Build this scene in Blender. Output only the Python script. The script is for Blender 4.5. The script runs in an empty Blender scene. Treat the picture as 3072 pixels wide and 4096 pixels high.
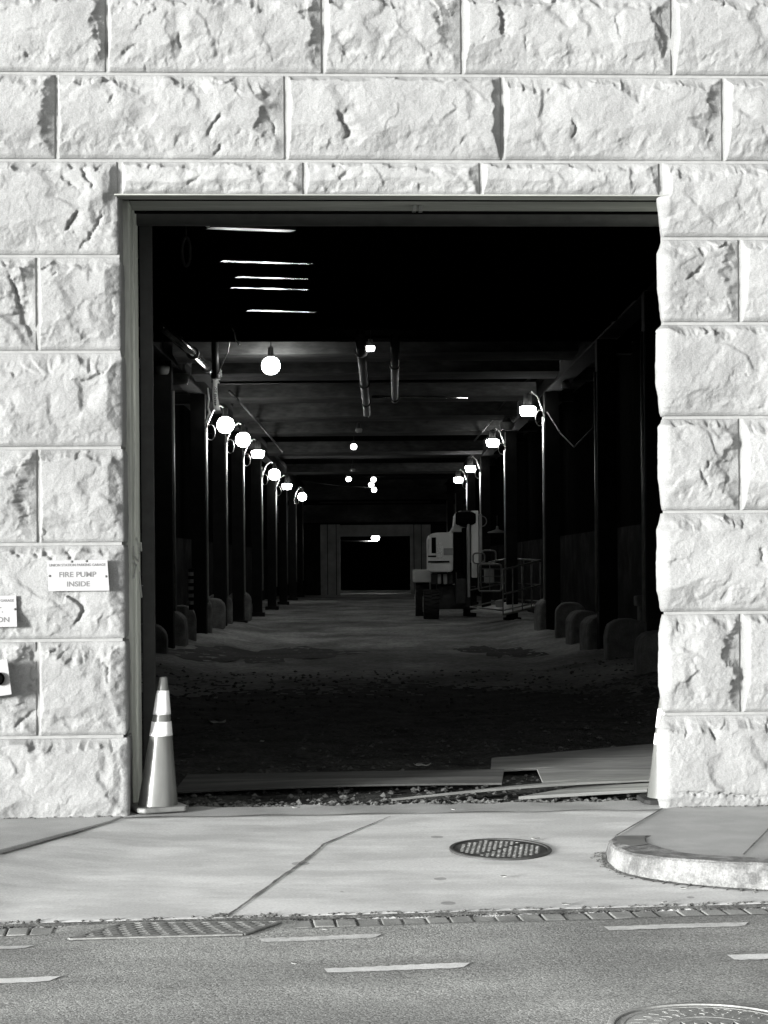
import bpy, bmesh, math, random
import numpy as np
from mathutils import Vector, Matrix
random.seed(7)
R = math.radians
S = bpy.context.scene
COL = S.collection

# ------------------------------------------------------------------ camera maths
F = 4046.0; VX = 809.0; VY = 1217.0; EYE = 1.63; ROLL = 0.0082
D0 = 12.26; YAW = 0.0515
TY = math.tan(YAW); CY = math.cos(YAW); SY = math.sin(YAW)
def der(px, py):
    dx, dy = px - VX, py - VY
    return (dx - ROLL*dy)/F, (dy + ROLL*dx)/F
def P(px, py, d):
    a, b = der(px, py); return Vector((a*d, d, EYE - b*d))
def G(px, py, z=0.0):
    a, b = der(px, py); d = (EYE - z)/b; return Vector((a*d, d, z))
def W(px, py, t=0.0):
    "photo point on the plane t metres behind the wall face -> (s, z) of the wall"
    a, b = der(px, py); d0 = D0 + t/CY
    k = d0/(1 - a*TY)
    x, y = k*a, k
    s = x*CY + (y - D0)*SY
    return s, EYE - k*b
def wl(s, t, z):
    "wall frame -> world"
    return Vector((s*CY - t*SY, D0 + s*SY + t*CY, z))
def ywall(x): return D0 + x*TY

# ------------------------------------------------------------------ numpy noise
def _h(ix, iy, seed):
    with np.errstate(over='ignore'):
        n = (ix.astype(np.int64).astype(np.uint32)*np.uint32(374761393) + iy.astype(np.int64).astype(np.uint32)*np.uint32(668265263)
             + np.uint32((seed*2246822519) & 0xffffffff))
        n = (n ^ (n >> np.uint32(13)))*np.uint32(1274126177)
        n = n ^ (n >> np.uint32(16))
    return n.astype(np.float64)/4294967295.0
def perlin(x, y, seed):
    ix, iy = np.floor(x), np.floor(y); fx, fy = x-ix, y-iy
    u = fx*fx*fx*(fx*(fx*6-15)+10); v = fy*fy*fy*(fy*(fy*6-15)+10)
    def g(dx, dy):
        a = _h(ix+dx, iy+dy, seed)*2*math.pi
        return np.cos(a)*(fx-dx) + np.sin(a)*(fy-dy)
    a = g(0, 0)*(1-u) + g(1, 0)*u
    b = g(0, 1)*(1-u) + g(1, 1)*u
    return (a*(1-v) + b*v)*1.5
def fbm(x, y, seed, o=4, gain=.5):
    s = 0; a = 1.0
    for i in range(o):
        s = s + a*perlin(x, y, seed+i*17); x = x*2.03; y = y*2.03; a *= gain
    return s
def ridged(x, y, seed, o=3):
    s = 0; a = 1.0
    for i in range(o):
        s = s + a*(1-2*np.abs(perlin(x, y, seed+i*13))); x = x*2.1; y = y*2.1; a *= .5
    return s

def facets(x, y, seed, grad, off, w, bx=0., by=0.):
    "piecewise-planar broken stone: each cell is a tilted plane; the seams are scarps, sharp or soft by turns"
    ix, iy = np.floor(x), np.floor(y)
    f1 = np.full(x.shape, 9.); f2 = np.full(x.shape, 9.); h1 = np.zeros(x.shape); h2 = np.zeros(x.shape)
    for dy in (-1, 0, 1):
        for dx in (-1, 0, 1):
            cx, cy = ix+dx, iy+dy
            px, py = cx+_h(cx, cy, seed), cy+_h(cx, cy, seed+1)
            d = np.hypot(x-px, y-py)
            gx = (_h(cx, cy, seed+2)-.5)*2*grad+bx; gy = (_h(cx, cy, seed+3)-.5)*2*grad+by
            hh = gx*(x-px)+gy*(y-py)+(_h(cx, cy, seed+4)-.5)*off
            a = d < f1; b = (d < f2) & ~a
            f2 = np.where(a, f1, np.where(b, d, f2)); h2 = np.where(a, h1, np.where(b, hh, h2))
            f1 = np.where(a, d, f1); h1 = np.where(a, hh, h1)
    ww = w*(.06+np.clip(.5+1.3*perlin(x*.9, y*.9, seed+9), 0, 1.4))
    t = .5+.5*np.clip((f2-f1)/ww, 0, 1)
    return h1*t+h2*(1-t)

# ------------------------------------------------------------------ object helpers
def prop(o, label=None, cat=None, group=None, kind=None):
    if label: o['label'] = label
    if cat: o['category'] = cat
    if group: o['group'] = group
    if kind: o['kind'] = kind
    return o
def empty(name, loc=(0, 0, 0), rz=0, label=None, cat=None, group=None, kind=None):
    o = bpy.data.objects.new(name, None); COL.objects.link(o)
    o.location = loc; o.rotation_euler = (0, 0, rz); o.empty_display_size = .1
    return prop(o, label, cat, group, kind)
def link(name, me, mat, parent=None, smooth=False, bevel=0, mats=None):
    if mats:
        for m in mats: me.materials.append(m)
    elif mat: me.materials.append(mat)
    if smooth:
        me.polygons.foreach_set('use_smooth', [True]*len(me.polygons))
    o = bpy.data.objects.new(name, me); COL.objects.link(o)
    if parent: o.parent = parent
    if bevel:
        b = o.modifiers.new('b', 'BEVEL'); b.width = bevel; b.segments = 2; b.limit_method = 'ANGLE'; b.angle_limit = R(40)
    return o
class MB:
    def __init__(s): s.v = []; s.f = []; s.mi = []
    def add(s, vs, fs, m=0):
        n = len(s.v); s.v += [tuple(v) for v in vs]; s.f += [tuple(i+n for i in f) for f in fs]; s.mi += [m]*len(fs); return s
    def box(s, a, b, m=0, rz=0, c=None):
        x0, y0, z0 = a; x1, y1, z1 = b
        vs = [(x0,y0,z0),(x1,y0,z0),(x1,y1,z0),(x0,y1,z0),(x0,y0,z1),(x1,y0,z1),(x1,y1,z1),(x0,y1,z1)]
        if rz:
            cx, cy = c if c else ((x0+x1)/2, (y0+y1)/2); ca, sa = math.cos(rz), math.sin(rz)
            vs = [(cx+(x-cx)*ca-(y-cy)*sa, cy+(x-cx)*sa+(y-cy)*ca, z) for x, y, z in vs]
        return s.add(vs, [(3,2,1,0),(4,5,6,7),(0,1,5,4),(1,2,6,5),(2,3,7,6),(3,0,4,7)], m)
    def prism(s, pts, off, m=0):
        "polygon pts (3-D) extruded by vector off"
        n = len(pts); off = Vector(off)
        vs = [Vector(p) for p in pts] + [Vector(p)+off for p in pts]
        fs = [tuple(range(n))[::-1], tuple(range(n, 2*n))] + [(i, (i+1) % n, n+(i+1) % n, n+i) for i in range(n)]
        return s.add(vs, fs, m)
    def tube(s, pts, r, n=8, cap=True, m=0, closed=False):
        pts = [Vector(p) for p in pts]; k = len(pts); rr = r if isinstance(r, (list, tuple)) else [r]*k
        vs = []; fs = []; prev = None
        for i, p in enumerate(pts):
            if closed: t = pts[(i+1) % k]-pts[i-1]
            else: t = pts[min(i+1, k-1)]-pts[max(i-1, 0)]
            t.normalize()
            if prev is None:
                up = Vector((0, 0, 1)) if abs(t.z) < .9 else Vector((1, 0, 0))
                a = t.cross(up).normalized()
            else:
                a = (prev - t*prev.dot(t)).normalized()
            prev = a; b = t.cross(a)
            for j in range(n):
                q = 2*math.pi*j/n; vs.append(p + (a*math.cos(q)+b*math.sin(q))*rr[i])
        for i in range(k if closed else k-1):
            i2 = (i+1) % k
            for j in range(n):
                fs.append((i*n+j, i*n+(j+1) % n, i2*n+(j+1) % n, i2*n+j))
        if cap and not closed:
            fs.append(tuple(range(n))[::-1]); fs.append(tuple((k-1)*n+j for j in range(n)))
        return s.add(vs, fs, m)
    def lathe(s, prof, c=(0, 0, 0), n=24, axis='z', m=0):
        vs = []; fs = []; k = len(prof); c = Vector(c)
        for r, h in prof:
            for j in range(n):
                q = 2*math.pi*j/n; x, y = r*math.cos(q), r*math.sin(q)
                vs.append(c + (Vector((x, y, h)) if axis == 'z' else Vector((h, x, y)) if axis == 'x' else Vector((x, h, y))))
        for i in range(k-1):
            for j in range(n):
                fs.append((i*n+j, i*n+(j+1) % n, (i+1)*n+(j+1) % n, (i+1)*n+j))
        fs.append(tuple(range(n))[::-1]); fs.append(tuple((k-1)*n+j for j in range(n)))
        return s.add(vs, fs, m)
    def build(s, name, mat=None, parent=None, smooth=False, bevel=0, mats=None, origin=None):
        vs = s.v
        if origin is not None:
            ox, oy, oz = origin; vs = [(x-ox, y-oy, z-oz) for x, y, z in vs]
        me = bpy.data.meshes.new(name); me.from_pydata(vs, [], s.f); me.validate()
        if mats and any(s.mi): 
            for p, i in zip(me.polygons, s.mi): p.material_index = i
        bm = bmesh.new(); bm.from_mesh(me); bmesh.ops.recalc_face_normals(bm, faces=bm.faces); bm.to_mesh(me); bm.free()
        if smooth == 'auto':
            me.polygons.foreach_set('use_smooth', [True]*len(me.polygons))
            try: me.set_sharp_from_angle(angle=R(35))
            except Exception: pass
            smooth = False
        o = link(name, me, mat, parent, smooth, bevel, mats)
        if origin is not None: o.location = origin
        return o
def gridmesh(name, X, Y, Z, mat, parent=None, smooth=True):
    n, m = X.shape
    co = np.stack([X, Y, Z], -1).reshape(-1, 3)
    i = np.arange(n*m).reshape(n, m)
    q = np.stack([i[:-1, :-1], i[:-1, 1:], i[1:, 1:], i[1:, :-1]], -1).reshape(-1, 4)
    return rawmesh(name, co, q, mat, parent, smooth)
def rawmesh(name, co, q, mat, parent=None, smooth=True):
    me = bpy.data.meshes.new(name)
    me.vertices.add(len(co)); me.vertices.foreach_set('co', np.ascontiguousarray(co, dtype=np.float32).ravel())
    me.loops.add(q.size); me.loops.foreach_set('vertex_index', np.ascontiguousarray(q, dtype=np.int32).ravel())
    me.polygons.add(len(q)); me.polygons.foreach_set('loop_start', np.arange(0, q.size, 4, dtype=np.int32))
    try: me.polygons.foreach_set('loop_total', np.full(len(q), 4, dtype=np.int32))
    except Exception: pass
    me.update(calc_edges=True); me.validate()
    return link(name, me, mat, parent, smooth)

# ------------------------------------------------------------------ materials
def mat(name, c, var=.15, scale=3., det=6, spk=0., spks=150., bump=0., bs=60., bd=.01, rough=.8, metal=0., st=(1, 1, 1), tint=(.985, 1., .965), spec=.4, blot=0., blots=.8, vor=0., vors=90., vbump=0., band=0., dots=0.):
    m = bpy.data.materials.new(name); m.use_nodes = True; nt = m.node_tree; N = nt.nodes; L = nt.links
    b = N['Principled BSDF']; b.inputs['Roughness'].default_value = rough; b.inputs['Metallic'].default_value = metal
    b.inputs['Specular IOR Level'].default_value = spec
    tc = N.new('ShaderNodeTexCoord'); mp = N.new('ShaderNodeMapping'); mp.inputs['Scale'].default_value = st
    L.new(tc.outputs['Object'], mp.inputs['Vector'])
    def noise(s, d=4, r=.55):
        n = N.new('ShaderNodeTexNoise'); n.inputs['Scale'].default_value = s; n.inputs['Detail'].default_value = d; n.inputs['Roughness'].default_value = r
        L.new(mp.outputs['Vector'], n.inputs['Vector']); return n.outputs['Fac']
    def rng(src, a, b_, lo, hi):
        q = N.new('ShaderNodeMapRange'); q.inputs[1].default_value = a; q.inputs[2].default_value = b_; q.inputs[3].default_value = lo; q.inputs[4].default_value = hi
        L.new(src, q.inputs[0]); return q.outputs[0]
    def mul(a, b_):
        q = N.new('ShaderNodeMath'); q.operation = 'MULTIPLY'; L.new(a, q.inputs[0])
        if isinstance(b_, float): q.inputs[1].default_value = b_
        else: L.new(b_, q.inputs[1])
        return q.outputs[0]
    val = rng(noise(scale, det), .3, .7, c*(1-var), c*(1+var))
    if spk: val = mul(val, rng(noise(spks, 2, .6), .3, .7, 1-spk, 1+spk))
    if blot: val = mul(val, rng(noise(blots, 5, .6), .42, .6, 1-blot, 1.))
    vv = None
    if dots:
        vd = N.new('ShaderNodeTexVoronoi'); vd.inputs['Scale'].default_value = 2.3; L.new(tc.outputs['Object'], vd.inputs['Vector'])
        sd2 = N.new('ShaderNodeSeparateColor'); L.new(vd.outputs['Color'], sd2.inputs[0])
        th_n = mul(rng(sd2.outputs[0], .35, 1, 0, 1), .13)
        ss = N.new('ShaderNodeMath'); ss.operation = 'LESS_THAN'; L.new(vd.outputs['Distance'], ss.inputs[0]); L.new(th_n, ss.inputs[1])
        val = mul(val, rng(ss.outputs[0], 0, 1, 1, 1-dots))
    if band:
        m2 = N.new('ShaderNodeMapping'); m2.inputs['Scale'].default_value = (.07, .95, 1); m2.inputs['Rotation'].default_value = (0, 0, -.07); L.new(tc.outputs['Object'], m2.inputs['Vector'])
        n2 = N.new('ShaderNodeTexNoise'); n2.inputs['Scale'].default_value = 1.6; n2.inputs['Detail'].default_value = 3; L.new(m2.outputs[0], n2.inputs['Vector'])
        val = mul(val, rng(n2.outputs['Fac'], .32, .68, 1-band, 1+band))
    if vor:
        vv = N.new('ShaderNodeTexVoronoi'); vv.inputs['Scale'].default_value = vors; L.new(mp.outputs['Vector'], vv.inputs['Vector'])
        sep = N.new('ShaderNodeSeparateColor'); L.new(vv.outputs['Color'], sep.inputs[0])
        val = mul(val, rng(sep.outputs[0], 0, 1, 1-vor, 1+vor))
    cc = N.new('ShaderNodeCombineColor')
    for i in range(3):
        L.new(mul(val, float(tint[i])), cc.inputs[i])
    L.new(cc.outputs[0], b.inputs['Base Color'])
    if bump:
        bp = N.new('ShaderNodeBump'); bp.inputs['Strength'].default_value = bump; bp.inputs['Distance'].default_value = bd
        L.new(noise(bs, 6, .65), bp.inputs['Height']); last = bp
        if vbump:
            b2 = N.new('ShaderNodeBump'); b2.inputs['Strength'].default_value = vbump; b2.inputs['Distance'].default_value = bd
            L.new(vv.outputs['Distance'], b2.inputs['Height']); b2.invert = True
            L.new(bp.outputs[0], b2.inputs['Normal']); last = b2
        L.new(last.outputs[0], b.inputs['Normal'])
    return m
def emit(name, s, c=(1, 1, .99)):
    m = bpy.data.materials.new(name); m.use_nodes = True; N = m.node_tree.nodes
    b = N['Principled BSDF']; b.inputs['Base Color'].default_value = (.8, .8, .8, 1)
    b.inputs['Emission Color'].default_value = (*c, 1); b.inputs['Emission Strength'].default_value = s
    return m
M = dict(
    stone=mat('rough granite', .285, .10, 2.2, 8, spk=.13, spks=120, bump=.5, bs=85, bd=.010, rough=.9, spec=.2, tint=(.99, 1, .985), blot=.12, blots=1.7),
    lintel=mat('fine granite', .29, .09, 2.6, 8, spk=.11, spks=140, bump=.5, bs=85, bd=.010, rough=.9, spec=.2, tint=(.99, 1, .985)),
    mortar=mat('mortar', .265, .12, 12, 6, spk=.08, spks=200, bump=.3, bs=120, bd=.004, rough=.95, spec=.1, tint=(.99, 1, .98)),
    plain=mat('plain granite', .27, .15, 2., 8, spk=.1, spks=90, bump=.6, bs=25, bd=.02, rough=.9, spec=.2, tint=(.99, 1, .985)),
    wood=mat('weathered wood', .70, .34, 5, 8, spk=.12, spks=60, bump=.4, bs=40, bd=.004, rough=.8, st=(1, 1, .12), tint=(.97, 1, .92), blot=.25, blots=2.),
    header=mat('weathered header', .26, .35, 5, 8, spk=.12, spks=60, bump=.3, bs=40, bd=.004, rough=.8, st=(.12, 1, 1), tint=(.97, 1, .92)),
    darksteel=mat('dark painted steel', .035, .3, 8, 5, bump=.15, bs=50, bd=.003, rough=.55),
    soot=mat('sooty steel', .014, .45, 2.5, 6, bump=.25, bs=30, bd=.006, rough=.75, spec=.12, blot=.3),
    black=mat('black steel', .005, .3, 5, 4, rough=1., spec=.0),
    pipe=mat('glossy pipe', .30, .2, 9, 5, rough=.16, metal=.95),
    flangedull=mat('dull beam flange', .02, .25, 3, 6, rough=.3, metal=0., spec=.2),
    flange=mat('glint beam flange', .06, .25, 3, 6, rough=.165, metal=.9, st=(.3, 3, 1)),
    dullpipe=mat('dull pipe', .03, .3, 9, 5, rough=.45, metal=0.),
    galv=mat('galvanised steel', .45, .15, 9, 5, rough=.4, metal=.7),
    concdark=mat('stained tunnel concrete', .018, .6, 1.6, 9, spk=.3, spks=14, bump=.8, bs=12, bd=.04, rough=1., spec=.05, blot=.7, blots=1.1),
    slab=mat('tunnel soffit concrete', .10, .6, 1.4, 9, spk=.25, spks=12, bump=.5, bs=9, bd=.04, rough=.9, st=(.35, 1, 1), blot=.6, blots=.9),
    endconc=mat('end wall concrete', .5, .3, 1.5, 6, bump=.2, bs=12, bd=.02, rough=.9),
    guard=mat('rough guard concrete', .16, .4, 6, 6, spk=.2, spks=50, bump=.6, bs=40, bd=.02, rough=.95),
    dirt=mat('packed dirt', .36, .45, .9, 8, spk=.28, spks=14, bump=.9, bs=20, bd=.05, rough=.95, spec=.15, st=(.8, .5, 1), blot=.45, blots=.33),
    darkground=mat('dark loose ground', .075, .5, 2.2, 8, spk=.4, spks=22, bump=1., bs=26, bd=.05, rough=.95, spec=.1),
    darkgravel=mat('dark broken stone', .075, .6, 9, 4, bump=.3, bs=60, bd=.01, rough=.9),
    shadedirt=mat('shade-dark soil', .08, .45, .9, 8, spk=.28, spks=14, bump=.7, bs=20, bd=.05, rough=.9, spec=.1),
    gravel=mat('broken stone', .13, .4, 14, 4, bump=.3, bs=60, bd=.01, rough=.9),
    ply=mat('grimy plywood', .36, .3, 4, 8, spk=.12, spks=40, bump=.2, bs=40, bd=.003, rough=.8, st=(.3, 2, 1), blot=.25, blots=1.5),
    plyshade=mat('shade-dark plywood', .13, .4, 3, 8, spk=.2, spks=40, bump=.3, bs=40, bd=.003, rough=.9, st=(.3, 2, 1), blot=.5, blots=1.2),  # darker copy of the plywood, shade painted into its colour
    plyedge=mat('raw plywood edge', .24, .3, 60, 3, rough=.8, st=(.05, .05, 3)),
    walk=mat('sidewalk concrete', .63, .10, 1.1, 9, spk=.16, spks=130, bump=.45, bs=110, bd=.004, rough=.9, spec=.25, st=(.5, 1.4, 1), tint=(.99, 1, .985), blot=.22, blots=2.6, band=.07, dots=.4),
    walk2=mat('shade-toned sidewalk concrete', .42, .13, 1.3, 9, spk=.22, spks=160, bump=.3, bs=130, bd=.004, rough=.9, spec=.25, tint=(.99, 1, .985), blot=.12, blots=3.),  # darker tone paints the weaker grazing light on level slabs
    curb=mat('curb concrete', .25, .18, 7, 8, spk=.22, spks=90, bump=.9, bs=50, bd=.012, rough=.9, tint=(.99, 1, .98), blot=.5, blots=7.),
    damp=mat('dark concrete', .17, .3, 5, 6, bump=.2, bs=80, bd=.004, rough=.85),
    asphalt=mat('worn asphalt', .37, .16, .5, 7, spk=.32, spks=150, bump=.6, bs=120, bd=.006, rough=.85, spec=.3, st=(.75, 1, 1), tint=(.985, 1, .965), band=.24, vor=.46, vors=150, dots=.35, vbump=.45, blot=.3, blots=.8),
    paint=mat('worn road paint', .74, .15, 16, 7, spk=.16, spks=120, bump=.3, bs=100, bd=.003, rough=.8, tint=(.99, 1, .985)),
    oldpaint=mat('faded road paint', .55, .2, 16, 7, spk=.22, spks=120, bump=.3, bs=100, bd=.003, rough=.85, tint=(.99, 1, .98)),
    brick=mat('worn gutter brick', .28, .3, 5, 6, spk=.3, spks=120, bump=.5, bs=90, bd=.005, rough=.9),
    brickbed=mat('packed grit', .25, .4, 14, 6, spk=.3, spks=60, bump=.6, bs=60, bd=.01, rough=1.),
    seam=mat('dirt filled joint', .14, .5, 14, 6, spk=.4, spks=60, bump=.9, bs=60, bd=.02, rough=1.),
    iron=mat('cast iron', .21, .35, 12, 6, spk=.2, spks=90, bump=.3, bs=70, bd=.003, rough=.55, metal=.15),
    irondark=mat('shade-dark drain hole', .045, .4, 12, 6, bump=.3, bs=70, bd=.003, rough=.6),
    ironlight=mat('worn cast iron', .2, .3, 12, 6, spk=.25, spks=80, bump=.4, bs=70, bd=.003, rough=.6),
    roadiron=mat('dusty cast iron', .3, .25, 12, 6, spk=.2, spks=80, bump=.4, bs=70, bd=.003, rough=.7),
    sign=mat('white sign face', .33, .02, 4, 3, rough=.5, tint=(1, 1, 1)),
    letter=mat('faded sign lettering', .13, .06, 30, 3, rough=.6, tint=(1, 1, 1)),
    letterdark=mat('black tape lettering', .02, .06, 30, 3, rough=.6),
    screw=mat('screw head', .16, .1, 30, 3, rough=.4, metal=.6),
    cone=mat('faded cone vinyl', .15, .28, 7, 8, bump=.08, bs=30, bd=.002, rough=.26, spec=.5, st=(1, 1, .25), tint=(.98, 1, .95)),
    band=mat('reflective collar', .88, .04, 9, 5, spk=.04, spks=150, rough=.35, tint=(1, 1, .99)),
    conebase=mat('scuffed cone base', .17, .25, 12, 6, bump=.1, bs=40, bd=.002, rough=.45),
    white=mat('white machine paint', .8, .12, 2, 6, rough=.5),
    grey=mat('grey machine paint', .3, .2, 4, 6, rough=.5),
    decal=mat('pale decal', .75, .3, 30, 4, rough=.6),
    rubber=mat('black rubber', .022, .3, 8, 5, bump=.3, bs=60, bd=.004, rough=.8),
    rail=mat('worn rail paint', .2, .3, 8, 5, rough=.35, metal=.3),
    tape=mat('white barrier tape', .86, .08, 8, 4, rough=.5),
    paper=mat('litter paper', .55, .2, 12, 4, rough=.8),
    leaf=mat('dry leaf', .33, .3, 25, 4, rough=.8),
    globeoff=mat('dusty lamp glass', .35, .2, 9, 4, rough=.15),
    graf=mat('pale spray paint', .5, .1, 30, 4, rough=.6),
    lamp=emit('lit lamp glass', 19.), lampsmall=emit('lit small lamp glass', 5.),
)

# ------------------------------------------------------------------ world, sun, camera
SUN_EL, SUN_AZ = R(5.2), R(227)      # azimuth: x = sin, y = cos of the direction to the sun
w = bpy.data.worlds.new('World'); S.world = w; w.use_nodes = True
N = w.node_tree.nodes; L = w.node_tree.links
sky = N.new('ShaderNodeTexSky'); sky.sky_type = 'NISHITA'; sky.sun_disc = False
sky.sun_elevation = SUN_EL; sky.sun_rotation = SUN_AZ; sky.dust_density = 2.5
bw = N.new('ShaderNodeRGBToBW'); L.new(sky.outputs[0], bw.inputs[0])   # a black-and-white photograph
L.new(bw.outputs[0], N['Background'].inputs['Color']); N['Background'].inputs['Strength'].default_value = .135
sl = bpy.data.lights.new('Sun', 'SUN'); sl.energy = 3.2; sl.angle = R(10); sl.color = (1, .997, .985)
so = bpy.data.objects.new('Sun', sl); COL.objects.link(so)
sd = Vector((math.sin(SUN_AZ)*math.cos(SUN_EL), math.cos(SUN_AZ)*math.cos(SUN_EL), math.sin(SUN_EL)))
so.rotation_euler = sd.to_track_quat('Z', 'Y').to_euler(); so.location = (-8, -6, 9)
cd = bpy.data.cameras.new('Camera'); cam = bpy.data.objects.new('Camera', cd); COL.objects.link(cam)
cd.sensor_fit = 'HORIZONTAL'; cd.sensor_width = 36; cd.lens = F/1659*36
cd.shift_x = (829.5-VX)/1659; cd.shift_y = (VY-1106)/1659
cd.clip_start = .1; cd.clip_end = 2000
cr, sr = math.cos(ROLL), math.sin(ROLL)
right = Vector((cr, 0, -sr)); up = Vector((sr, 0, cr)); back = Vector((0, -1, 0))
cam.matrix_world = Matrix(((right.x, up.x, back.x, 0), (right.y, up.y, back.y, 0), (right.z, up.z, back.z, EYE), (0, 0, 0, 1)))
S.camera = cam
S.view_settings.view_transform = 'Standard'; S.view_settings.look = 'None'; S.view_settings.gamma = 1
S.view_settings.exposure = 1.7
S.render.engine = 'CYCLES'
S.cycles.max_bounces = 6; S.cycles.diffuse_bounces = 4; S.cycles.glossy_bounces = 3
S.cycles.use_denoising = True; S.cycles.denoising_prefilter = "ACCURATE"; S.cycles.denoising_input_passes = "RGB_ALBEDO_NORMAL"
try: S.cycles.denoiser = 'OPENIMAGEDENOISE'
except Exception: pass
S.cycles.sample_clamp_indirect = 2; S.cycles.caustics_reflective = False; S.cycles.caustics_refractive = False; S.cycles.blur_glossy = 1.

# ------------------------------------------------------------------ the stone wall
wall = empty('stone_wall', (0, D0, 0), YAW, 'white rock-faced granite block wall around the wide black opening', 'wall')
JW = .010
RET = .34; RETL = .07
def rock(u, v, Wd, Hd, seed, wt=.085, wr=.075, wb=.045, wlft=.024, Pm=.098, wrapL=0, wrapR=0, nsp=4):
    rs = np.random.RandomState(seed)
    o1, o2 = rs.rand(2)*90
    x, y = u+o1, v+o2
    # jagged margins
    jt = fbm(x*4, y*1.2, seed+1, 5, .52); jb = fbm(x*2.2, y*1.2, seed+2, 3, .45)
    jl = fbm(x*1.2, y*5, seed+3, 5, .6); jr = fbm(x*1.2, y*6, seed+4, 5, .6)
    st = np.floor(fbm(x*3.1, y*2.0, seed+31, 2)*2.2)/2.2           # stepped flakes along the margins
    et = (Hd-v)/(wt*np.clip(1+.55*jt+.5*st, .35, 2.4)); eb = v/(wb*np.clip(1+.5*jb, .3, 2))
    if wrapL: el = (u+RETL)/.03
    else: el = u/(wlft*np.clip(1+.5*jl, .3, 2))
    if wrapR: er = np.where(u < Wd, .42+.58*(Wd-u)/.09, np.minimum(.42, (Wd+RET-u)/.06))
    else: er = (Wd-u)/(wr*np.clip(1+.65*jr+.4*st, .25, 2.4))
    big = Pm*(1+.16*fbm(x*1.7, y*2.1, seed+5, 2))*(1-.36*np.clip(u/Wd, 0, 1)**1.5)
    gb_ = .16*np.clip(v/.022, 0, 1)+.84*np.clip(v/(np.minimum(.20, Hd*.42)*np.clip(1+.3*jb, .5, 1.5)), 0, 1)
    e = np.minimum(np.minimum(np.clip(et, 0, 1)**1.05, gb_), np.minimum(np.clip(el, 0, 1)**.7, np.clip(er, 0, 1)**1.1))
    h = big*e
    # spalled flakes: tilted planes cut locally into the boss, facing up and right
    cut = np.zeros_like(h)
    for k in range(nsp):
        cu, cv = rs.uniform(.12, .9)*Wd, rs.uniform(.1, .85)*Hd
        an = rs.uniform(.0, 1.5); sl_ = rs.uniform(.16, .55); dep = rs.uniform(.010, .022)
        du, dv = u-cu+.05*fbm(x*5, y*5, seed+150+k, 3), v-cv+.05*fbm(x*5, y*5, seed+170+k, 3)
        along = du*math.cos(an)+dv*math.sin(an); acr = -du*math.sin(an)+dv*math.cos(an)
        win = np.clip(2.2*(1-np.abs(acr)/rs.uniform(.10, .28)), 0, 1)
        fall = np.clip(along*sl_, 0, dep)
        back = np.clip((rs.uniform(.12, .30)-along)/.10, 0, 1)
        cut = np.maximum(cut, fall*win*back)
    h = h-cut*np.clip(e*1.5, 0, 1)
    fine_mask = np.clip(e*2.2, .3, 1); bev = np.clip((.97-e)*3, 0, 1)*fine_mask
    wx, wy = x+.030*fbm(x*7, y*7, seed+71, 4, .6), y+.030*fbm(x*7, y*7, seed+73, 4, .6)
    dg1, dg2 = wx*.85+wy*.5, wy*.85-wx*.5
    h = h + fine_mask*(.021*facets(dg1*3.2, dg2*5.5, seed+200, .5, .30, .5) + .0085*facets(dg1*9, dg2*15, seed+210, .5, .4, .5))
    h = h + bev*(.017*facets(wx*12, wy*12, seed+220, .55, .35, .5) + .004*fbm(x*16, y*16, seed+125, 3))
    # thin strata ledges along the lower edge
    led = np.clip(1-v/(.16*np.clip(1+.4*jb, .5, 1.5)), 0, 1)
    q = (v+.012*fbm(x*4, y*4, seed+75, 4))*42; fr = q-np.floor(q)
    h = h - led*fine_mask*.0045*(1-np.clip(fr/.25, 0, 1))*np.clip(.5+2*perlin(x*5, np.floor(q)*7.3, seed+77), 0, 1)
    h = h + fine_mask*(.0022*fbm(x*7, y*8, seed+80, 4, .55) + .0011*ridged(dg1*14, dg2*30, seed+90, 3) + .0010*fbm(x*40, y*44, seed+95, 2, .6))
    return h
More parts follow.
